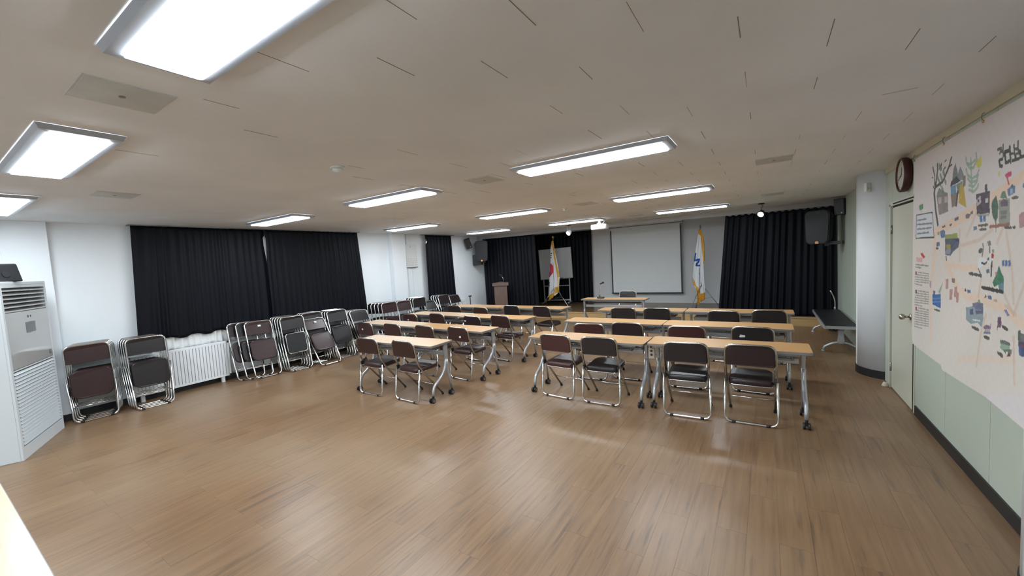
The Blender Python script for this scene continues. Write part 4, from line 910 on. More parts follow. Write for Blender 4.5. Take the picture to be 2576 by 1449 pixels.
bm = nb(); bx(bm, XR-.0045, 5.413, .0, XR+.011, 5.434, 2.10); bx(bm, XR, 6.225, 0, XR+.011, 6.245, 2.1); bx(bm, XR, 5.415, 2.095, XR+.011, 6.245, 2.115); bx(bm, XR-.0215, 5.38, 2.128, XR-.02, 6.13, 2.142); obj('door_gap', bm, M_dark, dr)
bm = nb(); cyl(bm, (XR-.004, 5.50, .95), (XR-.012, 5.50, .95), .032); cyl(bm, (XR-.012, 5.50, .95), (XR-.05, 5.50, .95), .011)
tube(bm, [(XR-.045-.05*t, 5.5, .95) for t in (0, .15, .4, .7, .9, 1)], [.012, .024, .031, .029, .02, .005], 14); obj('door_knob', bm, M_chrome2, dr, smooth=True)
for z in (.25, 1.85):
    bm = nb(); cyl(bm, (XR-.010, 6.235, z-.05), (XR-.010, 6.235, z+.05), .008, 8); obj('hinge', bm, M_silverd, dr)
# round half-columns on the right wall
def column(n, cy):
    o = rrect(.716, .716, .358, n=10); bm = nb()
    extr(bm, o, lambda u, v, d: (1.348+u, cy+v, .10+d), HC-.10); cb = struct('trim_%d' % n, bm, M_wall); 
    bm = nb(); o2 = [(u*1.02, v*1.02) for u, v in o]; extr(bm, o2, lambda u, v, d: (1.348+u, cy+v, d), .10); obj('column_base', bm, M_base, cb)
    for f in cb.data.polygons: f.use_smooth = abs(f.normal.z) < .5
column(7, 6.89); column(8, 2.70)
# stage
st = struct('floor_stage', box(XL, YS+.02, 0, XR+.03, YF, HS-.012), M_dark)
y = YS; i = 0; 
for r_ in range(13):
    y0 = YS+r_*.18; y1 = min(y0+.18, YF)
    off = (r_ % 3)*.6; x = XL-off
    while x < XR:
        a, b_ = max(x, XL), min(x+1.8, XR+.01)
        if b_-a > .05: obj('stage_board', box(a+.001, y0+.001, HS-.012, b_-.001, y1-.001, HS), M_stage, st)
        x += 1.8
rz = struct('trim_9', box(XL, YS, 0, XR, YS+.02, HS-.012), M_riser)
obj('stage_nosing', box(XL, YS-.012, HS-.03, XR, YS+.0, HS), M_riser, rz)
bm = nb(); bx(bm, XL, YF-.012, HS, XR, YF, HS+.06); struct('baseboard_stage', bm, M_back)

# ================================================================== CURTAINS
def curtain(name, top, bot, zt, zb, folds, amp, axis, side, label, group=None, m=M_curt, slack=0.0, nz=36, seed=0, hem=.0, pleat=0):
    """top/bot = (start, end) along the wall; axis 'y' hangs on the left wall at x=side, axis 'x' in plane y=side"""
    rn = random.Random(seed); nx = folds*8+1; ph = [rn.uniform(.75, 1.25) for _ in range(folds+2)]; am = [rn.uniform(.5, 1.3) for _ in range(folds+2)]
    V = np.zeros((nz, nx, 3))
    for j in range(nz):
        t = j/(nz-1); a = top[0]*(1-t)+bot[0]*t - .0; b_ = top[1]*(1-t)+bot[1]*t
        z_t, z_b = zt, zb
        for i in range(nx):
            s = i/(nx-1); q = s*folds; k = int(q); f = q-k
            am_ = am[k]*(1-f)+am[min(k+1, folds+1)]*f
            d = math.sin(2*PI*(q+.12*math.sin(q*1.7+seed)))*amp*am_*(.45+.55*t)
            pos = a+(b_-a)*s+math.cos(2*PI*q)*amp*.3*t
            zz = z_t+(z_b-z_t)*t+(hem*math.sin(q*2.1+seed)*t)+(pleat*math.sin(2*PI*q)*(1-t)**6)
            dd = d+slack*math.sin(PI*t)*.5
            V[j, i] = (side+dd, pos, zz) if axis == 'y' else (pos, side-dd, zz)
    o = grid_mesh(name, V, nx, nz, m, thick=.003); return tag(o, label, 'curtain', group)
g_w = 'black curtains over the left wall windows'
c1 = curtain('blackout_curtain', (1.93, 3.75), (1.86, 3.755), 2.57, .86, 17, .020, 'y', -7.72, 'black curtain over the left half of the wide window', g_w, seed=1, hem=.02)
c2 = curtain('blackout_curtain', (3.737, 5.69), (3.73, 5.80), 2.57, .80, 19, .020, 'y', -7.682, 'black curtain over the right half of the wide window, flaring at its lower edge', g_w, seed=5, hem=.02)
# the upper corner of each gapes a little at the meeting edge, letting daylight through
for c_, yy, sg in ((c1, 3.75, -1), (c2, 3.737, 1)):
    for v in c_.data.vertices:
        d = (v.co.y-yy)*sg
        if d < .14 and 1.98 < v.co.z < 2.46:
            v.co.y += sg*(.028 if sg < 0 else .014)*min(1, (v.co.z-1.98)/.3)*max(0, 1-max(d, 0)/.14)
c3 = curtain('blackout_curtain', (7.80, 8.84), (7.77, 8.90), 2.57, .78, 8, .018, 'y', -7.70, 'narrow black curtain on the left wall beyond the calendar', g_w, seed=8)
for c_ in (c3,):
    for v in c_.data.vertices:
        d = v.co.y-7.80
        if d < .12 and 2.33 < v.co.z < 2.47: v.co.y += .065*max(0, 1-d/.12)*math.sin(PI*(v.co.z-2.33)/.14)
g_s = 'black curtains around the stage'
curtain('stage_curtain', (-7.76, -5.83), (-7.76, -5.80), 2.50, .205, 15, .022, 'x', 10.44, 'black stage curtain at the far left corner behind the podium', g_s, seed=11)
curtain('stage_curtain', (-7.5, -4.87), (-7.5, -4.90), 2.60, .215, 18, .022, 'x', 12.55, 'black curtain on the stage back wall behind the whiteboard', g_s, seed=13)
curtain('stage_curtain', (-.80, 1.19), (-1.0, 1.19), 2.475, .205, 16, .030, 'x', 10.46, 'black stage curtain on the right, behind the long black bench', g_s, seed=17, pleat=.012)
curtain('sheer_curtain', (2.0, 5.6), (2.0, 5.6), 2.55, .66, 40, .014, 'y', -7.755, 'white sheer curtain peeping out below the black window curtain', seed=21, m=M_sheer, hem=.008)
for k, (a, b_) in enumerate(((1.9, 5.75), (7.7, 8.95))):
    bm = nb(); bx(bm, -7.78, a, 2.566, -7.66, b_, 2.58); tag(obj('curtain_rail', bm, M_silverd), ('long thin rail above the wide window curtains', 'short thin rail above the narrow window curtain')[k], 'rail', 'curtain rails')

# ================================================================== CEILING FITTINGS
LX = [-1.907, -4.387, -6.897]; LY = [-2.18, .511, 3.160, 5.853, 8.576]; LL, LWD = 1.262, .2385; HLz = 2.546
cols = ['right', 'middle', 'left']; rows = ['rear', 'nearest', 'second', 'third', 'farthest']
proto = None
def light_proto():
    t = thing('ceiling_light', 'x', 'ceiling light')
    bm = nb(); m = .052
    x0, x1, y0, y1 = -m, LL+m, -m, LWD+m
    o = [(x0, y0), (x1, y0), (x1, y1), (x0, y1)]; i_ = [(0, 0), (LL, 0), (LL, LWD), (0, LWD)]; q = .012
    lv = [[bm.verts.new((a, b_, HC-.001)) for a, b_ in o], [bm.verts.new((a+(q if a < 0 else -q), b_+(q if b_ < 0 else -q), HLz+.006)) for a, b_ in o],
          [bm.verts.new((a, b_, HLz+.001)) for a, b_ in i_], [bm.verts.new((a, b_, HLz+.012)) for a, b_ in i_]]
    for A_, B_ in zip(lv, lv[1:]):
        for k in range(4): bm.faces.new((A_[k], A_[(k+1) % 4], B_[(k+1) % 4], B_[k]))
    obj('housing', bm, M_lframe, t)
    bm = nb(); extr(bm, [(LL/2+u, LWD/2+v) for u, v in rrect(LL-.004, LWD-.004, .012)], lambda u, v, d: (u, v, HLz-.006+d), .012); obj('diffuser', bm, M_lamp, t)
    return t
for r_ in range(5):
    for c_ in range(3):
        if r_ == 0: lab = 'added unseen ceiling light behind the viewer, %s column' % cols[c_]  # this row is out of view, added to light the room
        else: lab = 'lit rectangular ceiling light, %s row, %s column' % (rows[r_], cols[c_])
        if proto is None: proto = light_proto(); o = proto; o['label'] = lab; o['group'] = 'ceiling lights'
        else: o = dup(proto, (0, 0, 0), (0, 0, 0), lab, 'ceiling lights')
        o.location = (LX[c_], LY[r_], 0)
# square access panels
def apanel(x, y, lab, first=[None]):
    if first[0] is None:
        t = thing('access_panel', lab, 'panel', (x, y, HC), group='ceiling access panels')
        obj('panel_plate', box(-.145, -.145, -.006, .145, .145, -.002), M_panel, t)
        bm = nb()
        for a in ((-.152, -.152, .152, -.145), (-.152, .145, .152, .152), (-.152, -.145, -.145, .145), (.145, -.145, .152, .145)): bx(bm, a[0], a[1], -.004, a[2], a[3], 0)
        obj('panel_rim', bm, M_panel, t)
        bm = nb(); cyl(bm, (0, 0, -.0065), (0, 0, -.009), .012, 10); obj('latch', bm, M_silverd, t); first[0] = t; return t
    return dup(first[0], (x, y, HC), (0, 0, 0), lab, 'ceiling access panels')
for x, y, lab in ((-2.41, .63, 'grey square ceiling panel between the two nearest bright lights, top left'), (-2.41, 3.34, 'grey square ceiling panel left of the large middle light'),
    (.065, 4.74, 'grey ceiling panel at the right above the partition door'), (-5.16, 1.21, 'grey ceiling panel at the far left near the wide window'),
    (-2.41, 6.05, 'grey ceiling panel in the middle, beyond the second light row'), (-5.50, 4.84, 'faint ceiling panel left, in front of the small left lights'),
    (.08, 7.84, 'grey ceiling panel at right near the hanging black spotlight'), (-2.41, 8.86, 'faint far ceiling panel right of the projector')): apanel(x, y, lab)
def detector(x, y, r, lab):
    t = thing('smoke_detector', lab, 'smoke detector', (x, y, HC), group='smoke detectors')
    bm = nb(); tube(bm, [(0, 0, 0), (0, 0, -.012), (0, 0, -.014)], [r, r, r*.85], 24); obj('base', bm, M_plast, t)
    bm = nb(); tube(bm, [(0, 0, -.014), (0, 0, -.03), (0, 0, -.042), (0, 0, -.046)], [r*.72, r*.70, r*.5, r*.1], 24); obj('dome', bm, M_plast, t, smooth=True)
detector(-2.905, 2.02, .056, 'round white smoke detector, the nearer one, on the left part of the ceiling')
detector(-2.88, 6.26, .042, 'small far smoke detector beside the far ceiling panels')
# projector
t = thing('projector', 'white projector hanging from the ceiling in front of the screen', 'projector', (-3.275, 9.0, 2.35), R(6))
bm = nb(); extr(bm, rrect(.37, .26, .05), lambda u, v, d: (u, v, d), .115, .06); obj('body', bm, M_plast, t)
bm = nb(); tube(bm, [(.07, .125, .055), (.07, .15, .055)], .035, 16); obj('lens', bm, M_black, t)
bm = nb(); bx(bm, -.13, -.137, .045, -.05, -.133, .05); bx(bm, -.13, -.137, .028, -.06, -.133, .032); bx(bm, .02, -.137, .025, .03, -.133, .04); bx(bm, .05, -.137, .05, .11, -.133, .055); cyl(bm, (.07, -.13, .085), (.07, -.1345, .085), .014, 12); obj('port_row', bm, M_silverd, t)
bm = nb(); bx(bm, -.05, -.05, .115, .05, .05, .15); bx(bm, -.025, -.025, .15, .025, .025, .228); bx(bm, -.07, -.07, .224, .07, .07, .229); obj('ceiling_bracket', bm, M_plast, t)
bm = nb(); tube(bm, fillet([(.06, 0, .228), (.13, -.03, .19), (.10, -.12, .12), (-.02, -.14, .03)], .05), .006, 6); obj('cable', bm, M_plast, t, smooth=True)
# two hanging spotlights
def spot(x, y, zt, lab, m, ang, stem):
    t = thing('spotlight', lab, 'spotlight', (x, y, HC), R(ang), 'hanging stage spotlights')
    bm = nb(); tube(bm, [(0, 0, 0), (0, 0, -.02)], .055, 20); obj('ceiling_rose', bm, m, t)
    if stem == 'yoke': 
        bm = nb(); bx(bm, -.035, -.006, -.13, -.025, .006, -.02); bx(bm, .025, -.006, -.13, .035, .006, -.02); bx(bm, -.035, -.02, -.15, .035, .02, -.13)
    else: bm = nb(); tube(bm, fillet([(0, 0, -.02), (.035, 0, -.06), (-.005, 0, -.09), (0, 0, -.13)], .03), .005, 6)
    obj('stem', bm, m if stem != 'yoke' else M_plast, t)
    d = Vector((-.28, -.8, -.55)).normalized(); p = Vector((0, 0, zt))
    bm = nb(); tube(bm, [p-d*.055, p-d*.045, p, p+d*.05], [.02, .045, .062, .068], 18); obj('lamp_head', bm, M_plast if stem == 'yoke' else m, t)
    bm = nb(); tube(bm, [p+d*.05, p+d*.058], [.052, .046], 18); obj('lens', bm, M_spot, t)
spot(-4.30, 9.55, -.19, 'white hanging spotlight left of the projector', M_black, 0, 'yoke')
spot(-.087, 9.25, -.19, 'black hanging spotlight before the right stage curtain', M_black, 0, 'wire')
# small conduit line behind the projector
tag(obj('ceiling_conduit', box(-3.05, 9.62, HC-.012, -1.9, 9.64, HC), M_silverd), 'thin conduit line on the ceiling above the projection screen', 'conduit')

# ================================================================== FOLDING CHAIRS
def chair_panels(t, kind, seat_fn, back_fn):
    bm = nb(); extr(bm, rrect(.388, .375, .075, .06), seat_fn, .055, .06); obj('seat', bm, M_vin[kind], t)
    bm = nb(); extr(bm, rrect(.412, .210, .075, .018), back_fn, .022, .03); obj('backrest', bm, M_vin[kind], t)
def open_chair(kind):
    t = thing('folding_chair', 'x', 'chair')
    chair_panels(t, kind, lambda u, v, d: (u, .232+v*1.04, .388+d+.012*(1-(u/.19)**2)*(d > .02)+v*.05),
                 lambda u, v, d: (u, -.012-d+.018*(1-(u/.2)**2)*-1+.018 - (v)*.10, .693+v))
    # back frame: inverted U that runs down past the seat to the front feet
    for nm, pts, m, seg in (('front_frame', [(-.205, .435, .02), (-.212, .085, .425), (-.215, .03, .53), (-.212, -.012, .795), (.212, -.012, .795), (.215, .03, .53), (.212, .085, .425), (.205, .435, .02)], M_chrome2, 8),
                        ('rear_frame', [(-.222, .045, .435), (-.228, .0, .013), (.228, .0, .013), (.222, .045, .435)], M_chrome, 8)):
        bm = nb(); tube(bm, fillet(pts, .075 if nm == 'front_frame' else .07, 5), .0125, seg); obj(nm, bm, m, t, smooth=True)
    bm = nb(); cyl(bm, (-.208, .30, .175), (.208, .30, .175), .006, 6); obj('crossbar', bm, M_chrome, t)
    bm = nb(); tube(bm, fillet([(-.17, .40, .395), (-.185, .05, .378), (.185, .05, .378), (.17, .40, .395)], .04), .009, 6); obj('seat_rim', bm, M_chrome, t, smooth=True)
    for s in (-1, 1):
        bm = nb(); tube(bm, [(s*.205, .425, .034), (s*.205, .440, .004), (s*.205, .441, .001)], [.0145, .017, .012], 10); obj('foot_cap', bm, M_rub, t)
        bm = nb(); cyl(bm, (s*.130, 0, .0125), (s*.165, 0, .0125), .0135, 10); obj('floor_glide', bm, M_rub, t)
        bm = nb(); bx(bm, s*.200, .035, .40, s*.218, .075, .455); obj('hinge_bracket', bm, M_black, t, bevel=.003)
    return t
def sticker(ch, dx, dz, m=M_paper, w=.04, h=.026, torn=False):
    o = rrect(w, h, .004, n=2)
    if torn: o = [(u*(1+.25*math.sin(i*2.3)), v*(1+.3*math.cos(i*1.7))) for i, (u, v) in enumerate(o)]
    bm = nb(); extr(bm, o, lambda u, v, d: (dx+u, -.0365-dz*.10-v*.10-d, .693+dz+v), .0012); return obj('sticker', bm, m, ch, label='white sticker')
OC = {}
first = {}
def place_open(kind, x, y, deg, label, stick=None, group='folding chairs at the tables'):
    if kind not in OC: OC[kind] = open_chair(kind); o = OC[kind]; o['label'] = label; o['group'] = group; o.location = (x, y, 0); o.rotation_euler = (0, 0, R(deg)); bare = [c for c in o.children]; first[kind] = o
    else: o = dup_clean(first[kind], (x, y, 0), (0, 0, R(deg)), label, group)
    if stick: sticker(o, *stick)
    return o
def dup_clean(src, loc, rot, label, group):
    r = src.copy(); C.objects.link(r); r.location = loc; r.rotation_euler = rot; r['label'] = label; r['group'] = group
    for ch in src.children:
        if ch.name.startswith('sticker'): continue
        c = ch.copy(); C.objects.link(c); c.parent = r
    return r
S1 = (-.02, .0)
for a in (
 ('brown', -3.955, 3.475, -3, 'brown folding chair, right seat at the single nearest left table'),
 ('brown', -4.655, 3.46, 1, 'brown folding chair, left seat at the single nearest left table'),
 ('brown', -6.0, 4.45, -3, 'brown folding chair with white sticker, leftmost in the second left row', (-.03, .0)),
 ('brown', -5.33, 4.48, -3, 'plain brown folding chair, second from left in the second left row'),
 ('brown', -4.59, 4.49, -5, 'plain brown folding chair, third from left in the second left row'),
 ('brown', -3.915, 4.51, -6, 'dark brown folding chair with white sticker, right end of the second left row', (.075, -.03)),
 ('maroon', -6.0, 5.52, -6, 'maroon folding chair with oval sticker, leftmost in the third left row', (-.03, .0)),
 ('brown', -5.45, 5.69, -6, 'brown folding chair, second from left in the third left row'),
 ('dark', -4.45, 5.53, -8, 'dark folding chair with white sticker, third in the third left row', (-.14, .02)),
 ('brown', -3.95, 5.69, -8, 'dark brown folding chair, right end of the third left row, seat toward the aisle'),
 ('dark', -6.01, 6.86, -7, 'dark brown folding chair, leftmost in the farthest left row'),
 ('brown', -5.12, 6.66, -8, 'low brown folding chair, second from left in the farthest left row'),
 ('black', -4.57, 7.03, -9, 'black-brown folding chair, third from left in the farthest left row'),
 ('dark', -3.83, 6.98, -10, 'dark maroon folding chair, right end of the farthest left row'),
 ('maroon', -2.235, 4.385, -5, 'maroon folding chair, leftmost in the nearest right row'),
 ('black', -1.665, 4.37, 1, 'black folding chair, second from left in the nearest right row'),
 ('black', -.73, 4.37, 3, 'black-brown folding chair, third from left in the nearest right row'),
 ('dark', -.155, 4.43, 0, 'dark brown folding chair, right end of the nearest right row'),
 ('maroon', -2.13, 5.24, 5, 'maroon folding chair, leftmost in the second right row'),
 ('dark', -1.645, 5.42, 0, 'dark maroon folding chair, second from left in the second right row'),
 ('maroon', -.87, 5.33, 3, 'maroon folding chair, third from left in the second right row'),
 ('black', -.16, 5.44, -3, 'dark folding chair with torn white sticker, right end of the second right row', (-.10, .0, M_paper, .055, .03, True)),
 ('black', -2.166, 6.95, 2, 'black folding chair, leftmost in the farthest right row'),
 ('black', -1.596, 6.98, 2, 'black folding chair, second from left in the farthest right row'),
 ('black', -.573, 6.79, -2, 'black folding chair, third from left in the farthest right row'),
 ('black', .012, 6.94, -2, 'black folding chair, right end of the farthest right row'),
 ('black', -3.02, 10.14, 180, 'black folding chair facing the room behind the presenter table'),
): place_open(*a)

# ---------------------------------------------------------------- folded chairs leaning in stacks along the left wall
FL_ = .995
def folded_chair(kind, flip=False):
    """upright folded chair: x across, +y is its front, z up; origin at the foot bar"""
    t = thing('folded_chair', 'x', 'chair')
    bm = nb()
    if not flip: extr(bm, rrect(.392, .355, .085, .06), lambda u, v, d: (u, .010+d+.008*(1-(u/.19)**2)*(d > .01), .478-v), .034, .05); obj('seat', bm, M_vinf[kind], t)
    else:
        extr(bm, rrect(.33, .33, .04), lambda u, v, d: (u, .016+d, .50-v), .012); obj('seat', bm, M_sheet, t, label='black seat underside')
        bm = nb(); o = fillet([(x*1.07, .026, .50-z*1.07) for x, z in [(0, .165), (.165, .165), (.165, -.165), (-.165, -.165), (-.165, .165), (0, .165)]], .05, 4); tube(bm, o, .009, 6); obj('seat_rim', bm, M_chrome, t, smooth=True)
    bm = nb(); extr(bm, rrect(.412, .222, .075, .018), lambda u, v, d: (u, -.006+d-.016*(u/.2)**2, .866+v), .022, .03); obj('backrest', bm, M_vinf[kind], t)
    bm = nb(); tube(bm, fillet([(-.203, .0, .055), (-.213, 0, .5), (-.213, 0, .982), (.213, 0, .982), (.213, 0, .5), (.203, .0, .055)], .075, 5), .0115, 8); obj('front_frame', bm, M_chrome, t, smooth=True)
    bm = nb(); tube(bm, fillet([(-.228, .006, .60), (-.205, .022, .0115), (.205, .022, .0115), (.228, .006, .60)], .07, 5), .0115, 8); obj('rear_frame', bm, M_chrome, t, smooth=True)
    bm = nb(); cyl(bm, (-.205, 0, .20), (.205, 0, .20), .006, 6); obj('crossbar', bm, M_chrome, t)
    for s in (-1, 1):
        bm = nb(); tube(bm, [(s*.203, 0, .07), (s*.203, 0, .04)], .015, 8); obj('foot_cap', bm, M_rub, t)
        bm = nb(); cyl(bm, (s*.12, .022, .0125), (s*.155, .022, .0125), .0135, 8); obj('floor_glide', bm, M_rub, t)
    return t
FC = {}
def place_folded(kind, x, y, lean, yaw, label, group, flip=False, stick=False):
    """x: foot bar, leaning toward -x by lean degrees; the chair's front faces +x"""
    rot = Matrix.Rotation(R(yaw-90), 4, 'Z') @ Matrix.Rotation(R(lean), 4, 'X'); key = (kind, flip)
    e = rot.to_euler()
    if key not in FC: FC[key] = folded_chair(kind, flip); o = FC[key]; o['label'] = label; o['group'] = group; o.location = (x, y, .0); o.rotation_euler = e
    else: o = dup_clean(FC[key], (x, y, .0), e, label, group)
    if stick: bm = nb(); extr(bm, rrect(.05, .03, .004, n=2), lambda u, v, d: (-.01+u, .0135+d+.001, .90+v), .0012); obj('sticker', bm, M_paper, o, label='white sticker')
    return o
CN = {'maroon': 'maroon', 'brown': 'brown', 'dark': 'dark brown', 'black': 'black'}
ORD = ['front', 'second', 'third', 'fourth', 'fifth']
WX = -7.765
def stack(fx, fy, zt, kinds, desc, yaw=0, dy=.0, step=.082, flip=False, stick=False, wx=-7.655):
    s0 = math.sqrt(1-min(.9985, (zt+.022)/FL_)**2)*FL_; top0 = fx-s0; n = len(kinds)
    while n > 1 and (top0-wx)/(n-1) < .056: n -= 1
    gt = min(step, (top0-wx)/max(1, n-1))
    for k, kd in enumerate(kinds[:n]):
        x = fx-step*k; th = math.degrees(math.asin(max(.005, min(.9, (x-(top0-gt*k))/FL_))))
        lab = '%s folded metal chair, %s in the %s' % (CN[kd], ORD[k] if k else 'front one', desc)
        place_folded(kd, x, fy+dy*k, th, yaw, lab, 'folded chairs leaning on the left wall', flip=flip and k == 0, stick=stick and k == 0)
stack(-7.40, 1.305, .968, ['maroon', 'maroon', 'dark', 'dark'], 'stack beside the air conditioner', dy=.03, wx=-7.77)
stack(-7.235, 1.855, .965, ['black', 'black', 'dark', 'dark'], 'stack covering the radiator left end', dy=-.004)
stack(-7.25, 3.375, .94, ['maroon', 'black', 'dark'], 'stack just right of the radiator', yaw=-2, dy=-.10, stick=True)
stack(-7.12, 3.870, .955, ['black', 'dark', 'maroon', 'black', 'black'], 'stack whose front seat shows its underside', dy=-.002, flip=True)
stack(-6.94, 4.345, .84, ['maroon'], 'steeply leaning spot in front of a stack', stick=True)
stack(-7.29, 4.345, .955, ['black', 'dark', 'black'], 'stack behind the steeply leaning maroon chair')
stack(-7.15, 4.815, .945, ['black', 'black', 'dark', 'black'], 'stack below the wide curtain right half', dy=.0)
stack(-6.93, 5.305, .87, ['black', 'dark', 'black', 'black'], 'stack by the wide curtain right edge', dy=.0)
stack(-7.02, 5.965, .965, ['maroon', 'maroon', 'black', 'dark', 'black'], 'stack left of the wall pier', dy=-.03, wx=-7.75)
stack(-6.98, 6.445, .945, ['maroon', 'dark', 'black'], 'stack in front of the wall pier', wx=-7.60)
stack(-7.08, 6.915, .968, ['black', 'black', 'black', 'dark'], 'stack right of the wall pier', wx=-7.60)
stack(-6.83, 7.385, .83, ['black', 'black', 'black'], 'stack beneath the wall calendar', step=.11, wx=-7.74)
stack(-6.98, 7.87, .93, ['dark', 'black', 'black', 'black'], 'stack under the narrow curtain')
stack(-6.95, 8.42, .87, ['dark', 'black', 'black'], 'last stack before the second radiator', step=.13)

# ================================================================== TABLES
TW, TD, TH = 1.5, .434, .738
def table_proto():
    t = thing('folding_table', 'x', 'table')
    o = [(u+TW/2, v+TD/2) for u, v in rrect(TW, TD, .03, n=4)]
    bm = nb(); extr(bm, o, lambda u, v, d: (u, v, TH-.026+d), .0245); eb = obj('edge_band', bm, M_edge, t)
    bm = nb(); o2 = [(u+TW/2, v+TD/2) for u, v in rrect(TW-.006, TD-.006, .028, n=4)]; extr(bm, o2, lambda u, v, d: (u, v, TH-.0015+d), .0015); obj('tabletop', bm, M_wood, t)
    bm = nb(); bx(bm, .09, .315, .548, TW-.09, .335, .600); obj('cross_beam', bm, M_silver, t, bevel=.004)
    bm = nb()
    for y in (.07, .12, .17, .22, .27, .31): cyl(bm, (.14, y, .640), (TW-.14, y, .640), .004, 6)
    for x in (.16, .5, .75, 1.0, TW-.16): tube(bm, fillet([(x, .05, .705), (x, .06, .636), (x, .32, .636), (x, .33, .705)], .02, 3), .004, 6)
    obj('wire_shelf', bm, M_silverd, t)
    bm = nb(); bx(bm, .10, .03, TH-.05, TW-.10, .045, TH-.027); bx(bm, .10, TD-.045, TH-.05, TW-.10, TD-.03, TH-.027); obj('underframe', bm, M_silverd, t)
    for s, x in ((0, .054), (1, TW-.054)):
        bm = nb(); pts = [(.325, .715, .030, .050), (.328, .60, .026, .046), (.332, .49, .021, .036)]
        rings = [[bm.verts.new((x+dx*a, y+dy*b_, z)) for dx, dy in ((-1, -1), (1, -1), (1, 1), (-1, 1))] for y, z, a, b_ in ((p[0], p[1], p[2]*.62, p[3]*.62) for p in pts)]
        for A_, B_ in zip(rings, rings[1:]):
            for k in range(4): bm.faces.new((A_[k], A_[(k+1) % 4], B_[(k+1) % 4], B_[k]))
        bm.faces.new(rings[0]); bm.faces.new(rings[-1]); po = obj('leg_post', bm, M_silver, t, bevel=.005)
        bm = nb(); bx(bm, x-.012, .06, TH-.045, x+.012, .37, TH-.027); obj('bracket', bm, M_silverd, po)
        for nm, pts, r_ in (('leg', [(x, .318, .50), (x, .305, .395), (x, .20, .275), (x, .062, .205), (x, .036, .085)], [.021, .019]), ('leg', [(x, .338, .50), (x, .348, .34), (x, .409, .085)], [.019, .017])):
            P = fillet(pts, .09, 5); n = len(P); bm = nb(); tube(bm, P, [r_[0]*(1-i/(n-1))+r_[1]*i/(n-1) for i in range(n)], 10); lg = obj(nm, bm, M_silver, t, smooth=True)
            yc = pts[-1][1]; bm = nb(); dx = -.02 if s == 0 else .02
            cyl(bm, (x, yc, .088), (x, yc, .062), .013, 10); bx(bm, x-.010, yc-.03, .03, x+.010, yc+.014, .066)
            for q in (-1, 1): cyl(bm, (x+q*.010, yc-.018, .031), (x+q*.030, yc-.018, .031), .031, 16)
            obj('caster', bm, M_black, lg)
            for q in (-1, 1): bm = nb(); cyl(bm, (x+q*.030, yc-.018, .031), (x+q*.0312, yc-.018, .031), .020, 12); obj('wheel_cap', bm, M_silverd, lg)
    return t
TP = table_proto(); TP_used = False
def table(x, y, deg, label, pale=False, red=False):
    global TP_used
    if not TP_used: o = TP; o.location = (x, y, 0); o.rotation_euler = (0, 0, R(deg)); o['label'] = label; o['group'] = 'folding tables on casters'; TP_used = True
    else: o = dup(TP, (x, y, 0), (0, 0, R(deg)), label, 'folding tables on casters', {'tabletop': M_wood_glare} if pale else None)  # pale swaps in the top whose colour carries painted glare
    for c in list(o.children):
        if c.name.startswith('red_tab'): bpy.data.objects.remove(c)
    if red: obj('red_tab', box(TW-.054-.028, .300, .665, TW-.054+.0, .308, .678), M_red, o)
    return o
table(-2.668, 4.445, -.6, 'long folding table, left one in the nearest right row')
table(-1.151, 4.495, .6, 'long folding table, right one in the nearest right row, beside the door aisle')
table(-2.746, 5.722, -.5, 'long folding table, left one in the second right row')
table(-1.238, 5.714, .1, 'long folding table, right one in the second right row')
table(-2.681, 7.037, .4, 'long folding table, left one in the farthest right row')
table(-1.172, 7.064, -.2, 'long folding table, right one in the farthest right row')
table(-5.043, 3.507, 1.8, 'single nearest folding table on the left side, glare in its top colour', True, True)
table(-5.008, 4.622, -1.9, 'folding table with red tab, right one in the second left row', False, True)
table(-6.515, 4.715, -2.3, 'folding table with glare in its top colour, left one in the second left row', True)
table(-4.990, 5.800, -2.8, 'folding table, right one in the third left row')
table(-6.500, 5.925, -2.9, 'folding table, left one in the third left row near stacked chairs', True)
table(-4.925, 7.115, -1.2, 'folding table, right one in the farthest left row')
table(-6.455, 7.165, -1.5, 'folding table, left one in the farthest left row')
table(-2.250, 9.225, 180, 'presenter folding table in front of the stage with a microphone')
table(-3.425, -.214, 0, 'tabletop corner with glare in its colour at the bottom left foreground', True)
t = thing('power_strip', 'beige power outlet box hanging under the near right tables', 'power strip', (-1.125, 4.60, .60))
obj('body', box(-.035, 0, -.06, .035, .03, .06), M_beige, t, bevel=.004)
bm = nb(); 
for z in (.03, -.015): cyl(bm, (-.0, -.002, z), (0, 0, z), .014, 12)
obj('socket', bm, M_black, t)
bm = nb(); tube(bm, fillet([(0, .015, .06), (0, .02, .10), (-.06, .12, .112)], .03), .005, 6); obj('cable', bm, M_silverd, t)
# table microphone
def mic(x, y, z, lab, rot=0, base=True, h=.33):
    t = thing('desk_microphone', lab, 'microphone', (x, y, z), R(rot), 'gooseneck microphones')
    if base: bm = nb(); extr(bm, rrect(.17, .12, .045), lambda u, v, d: (u+.02, v, d), .035, .08); obj('base', bm, M_black, t); z0 = .035
    else: bm = nb(); cyl(bm, (0, 0, 0), (0, 0, .012), .02, 14); obj('base', bm, M_black, t); z0 = .012
    bm = nb(); tube(bm, fillet([(0, 0, z0), (0, 0, z0+.16*h/.33), (.03, -.02, z0+.24*h/.33), (.075, -.04, z0+h-.03)], .08), .0065, 8); obj('gooseneck', bm, M_chrome, t, smooth=True)
    if base: bm = nb(); cyl(bm, (0, 0, z0), (0, 0, z0+.05), .010, 10); obj('collar', bm, M_black, t)
    bm = nb(); a = Vector((.03, -.03, z0+h-.02)); b_ = Vector((.12, -.04, z0+h+.015)); tube(bm, [a, a.lerp(b_, .6), a.lerp(b_, .7), b_, b_+(b_-a)*.04], [.014, .016, .023, .024, .012], 12); obj('microphone_head', bm, M_black, t, smooth=True)
mic(-3.345, 9.0, TH, 'black gooseneck microphone standing on the presenter table')

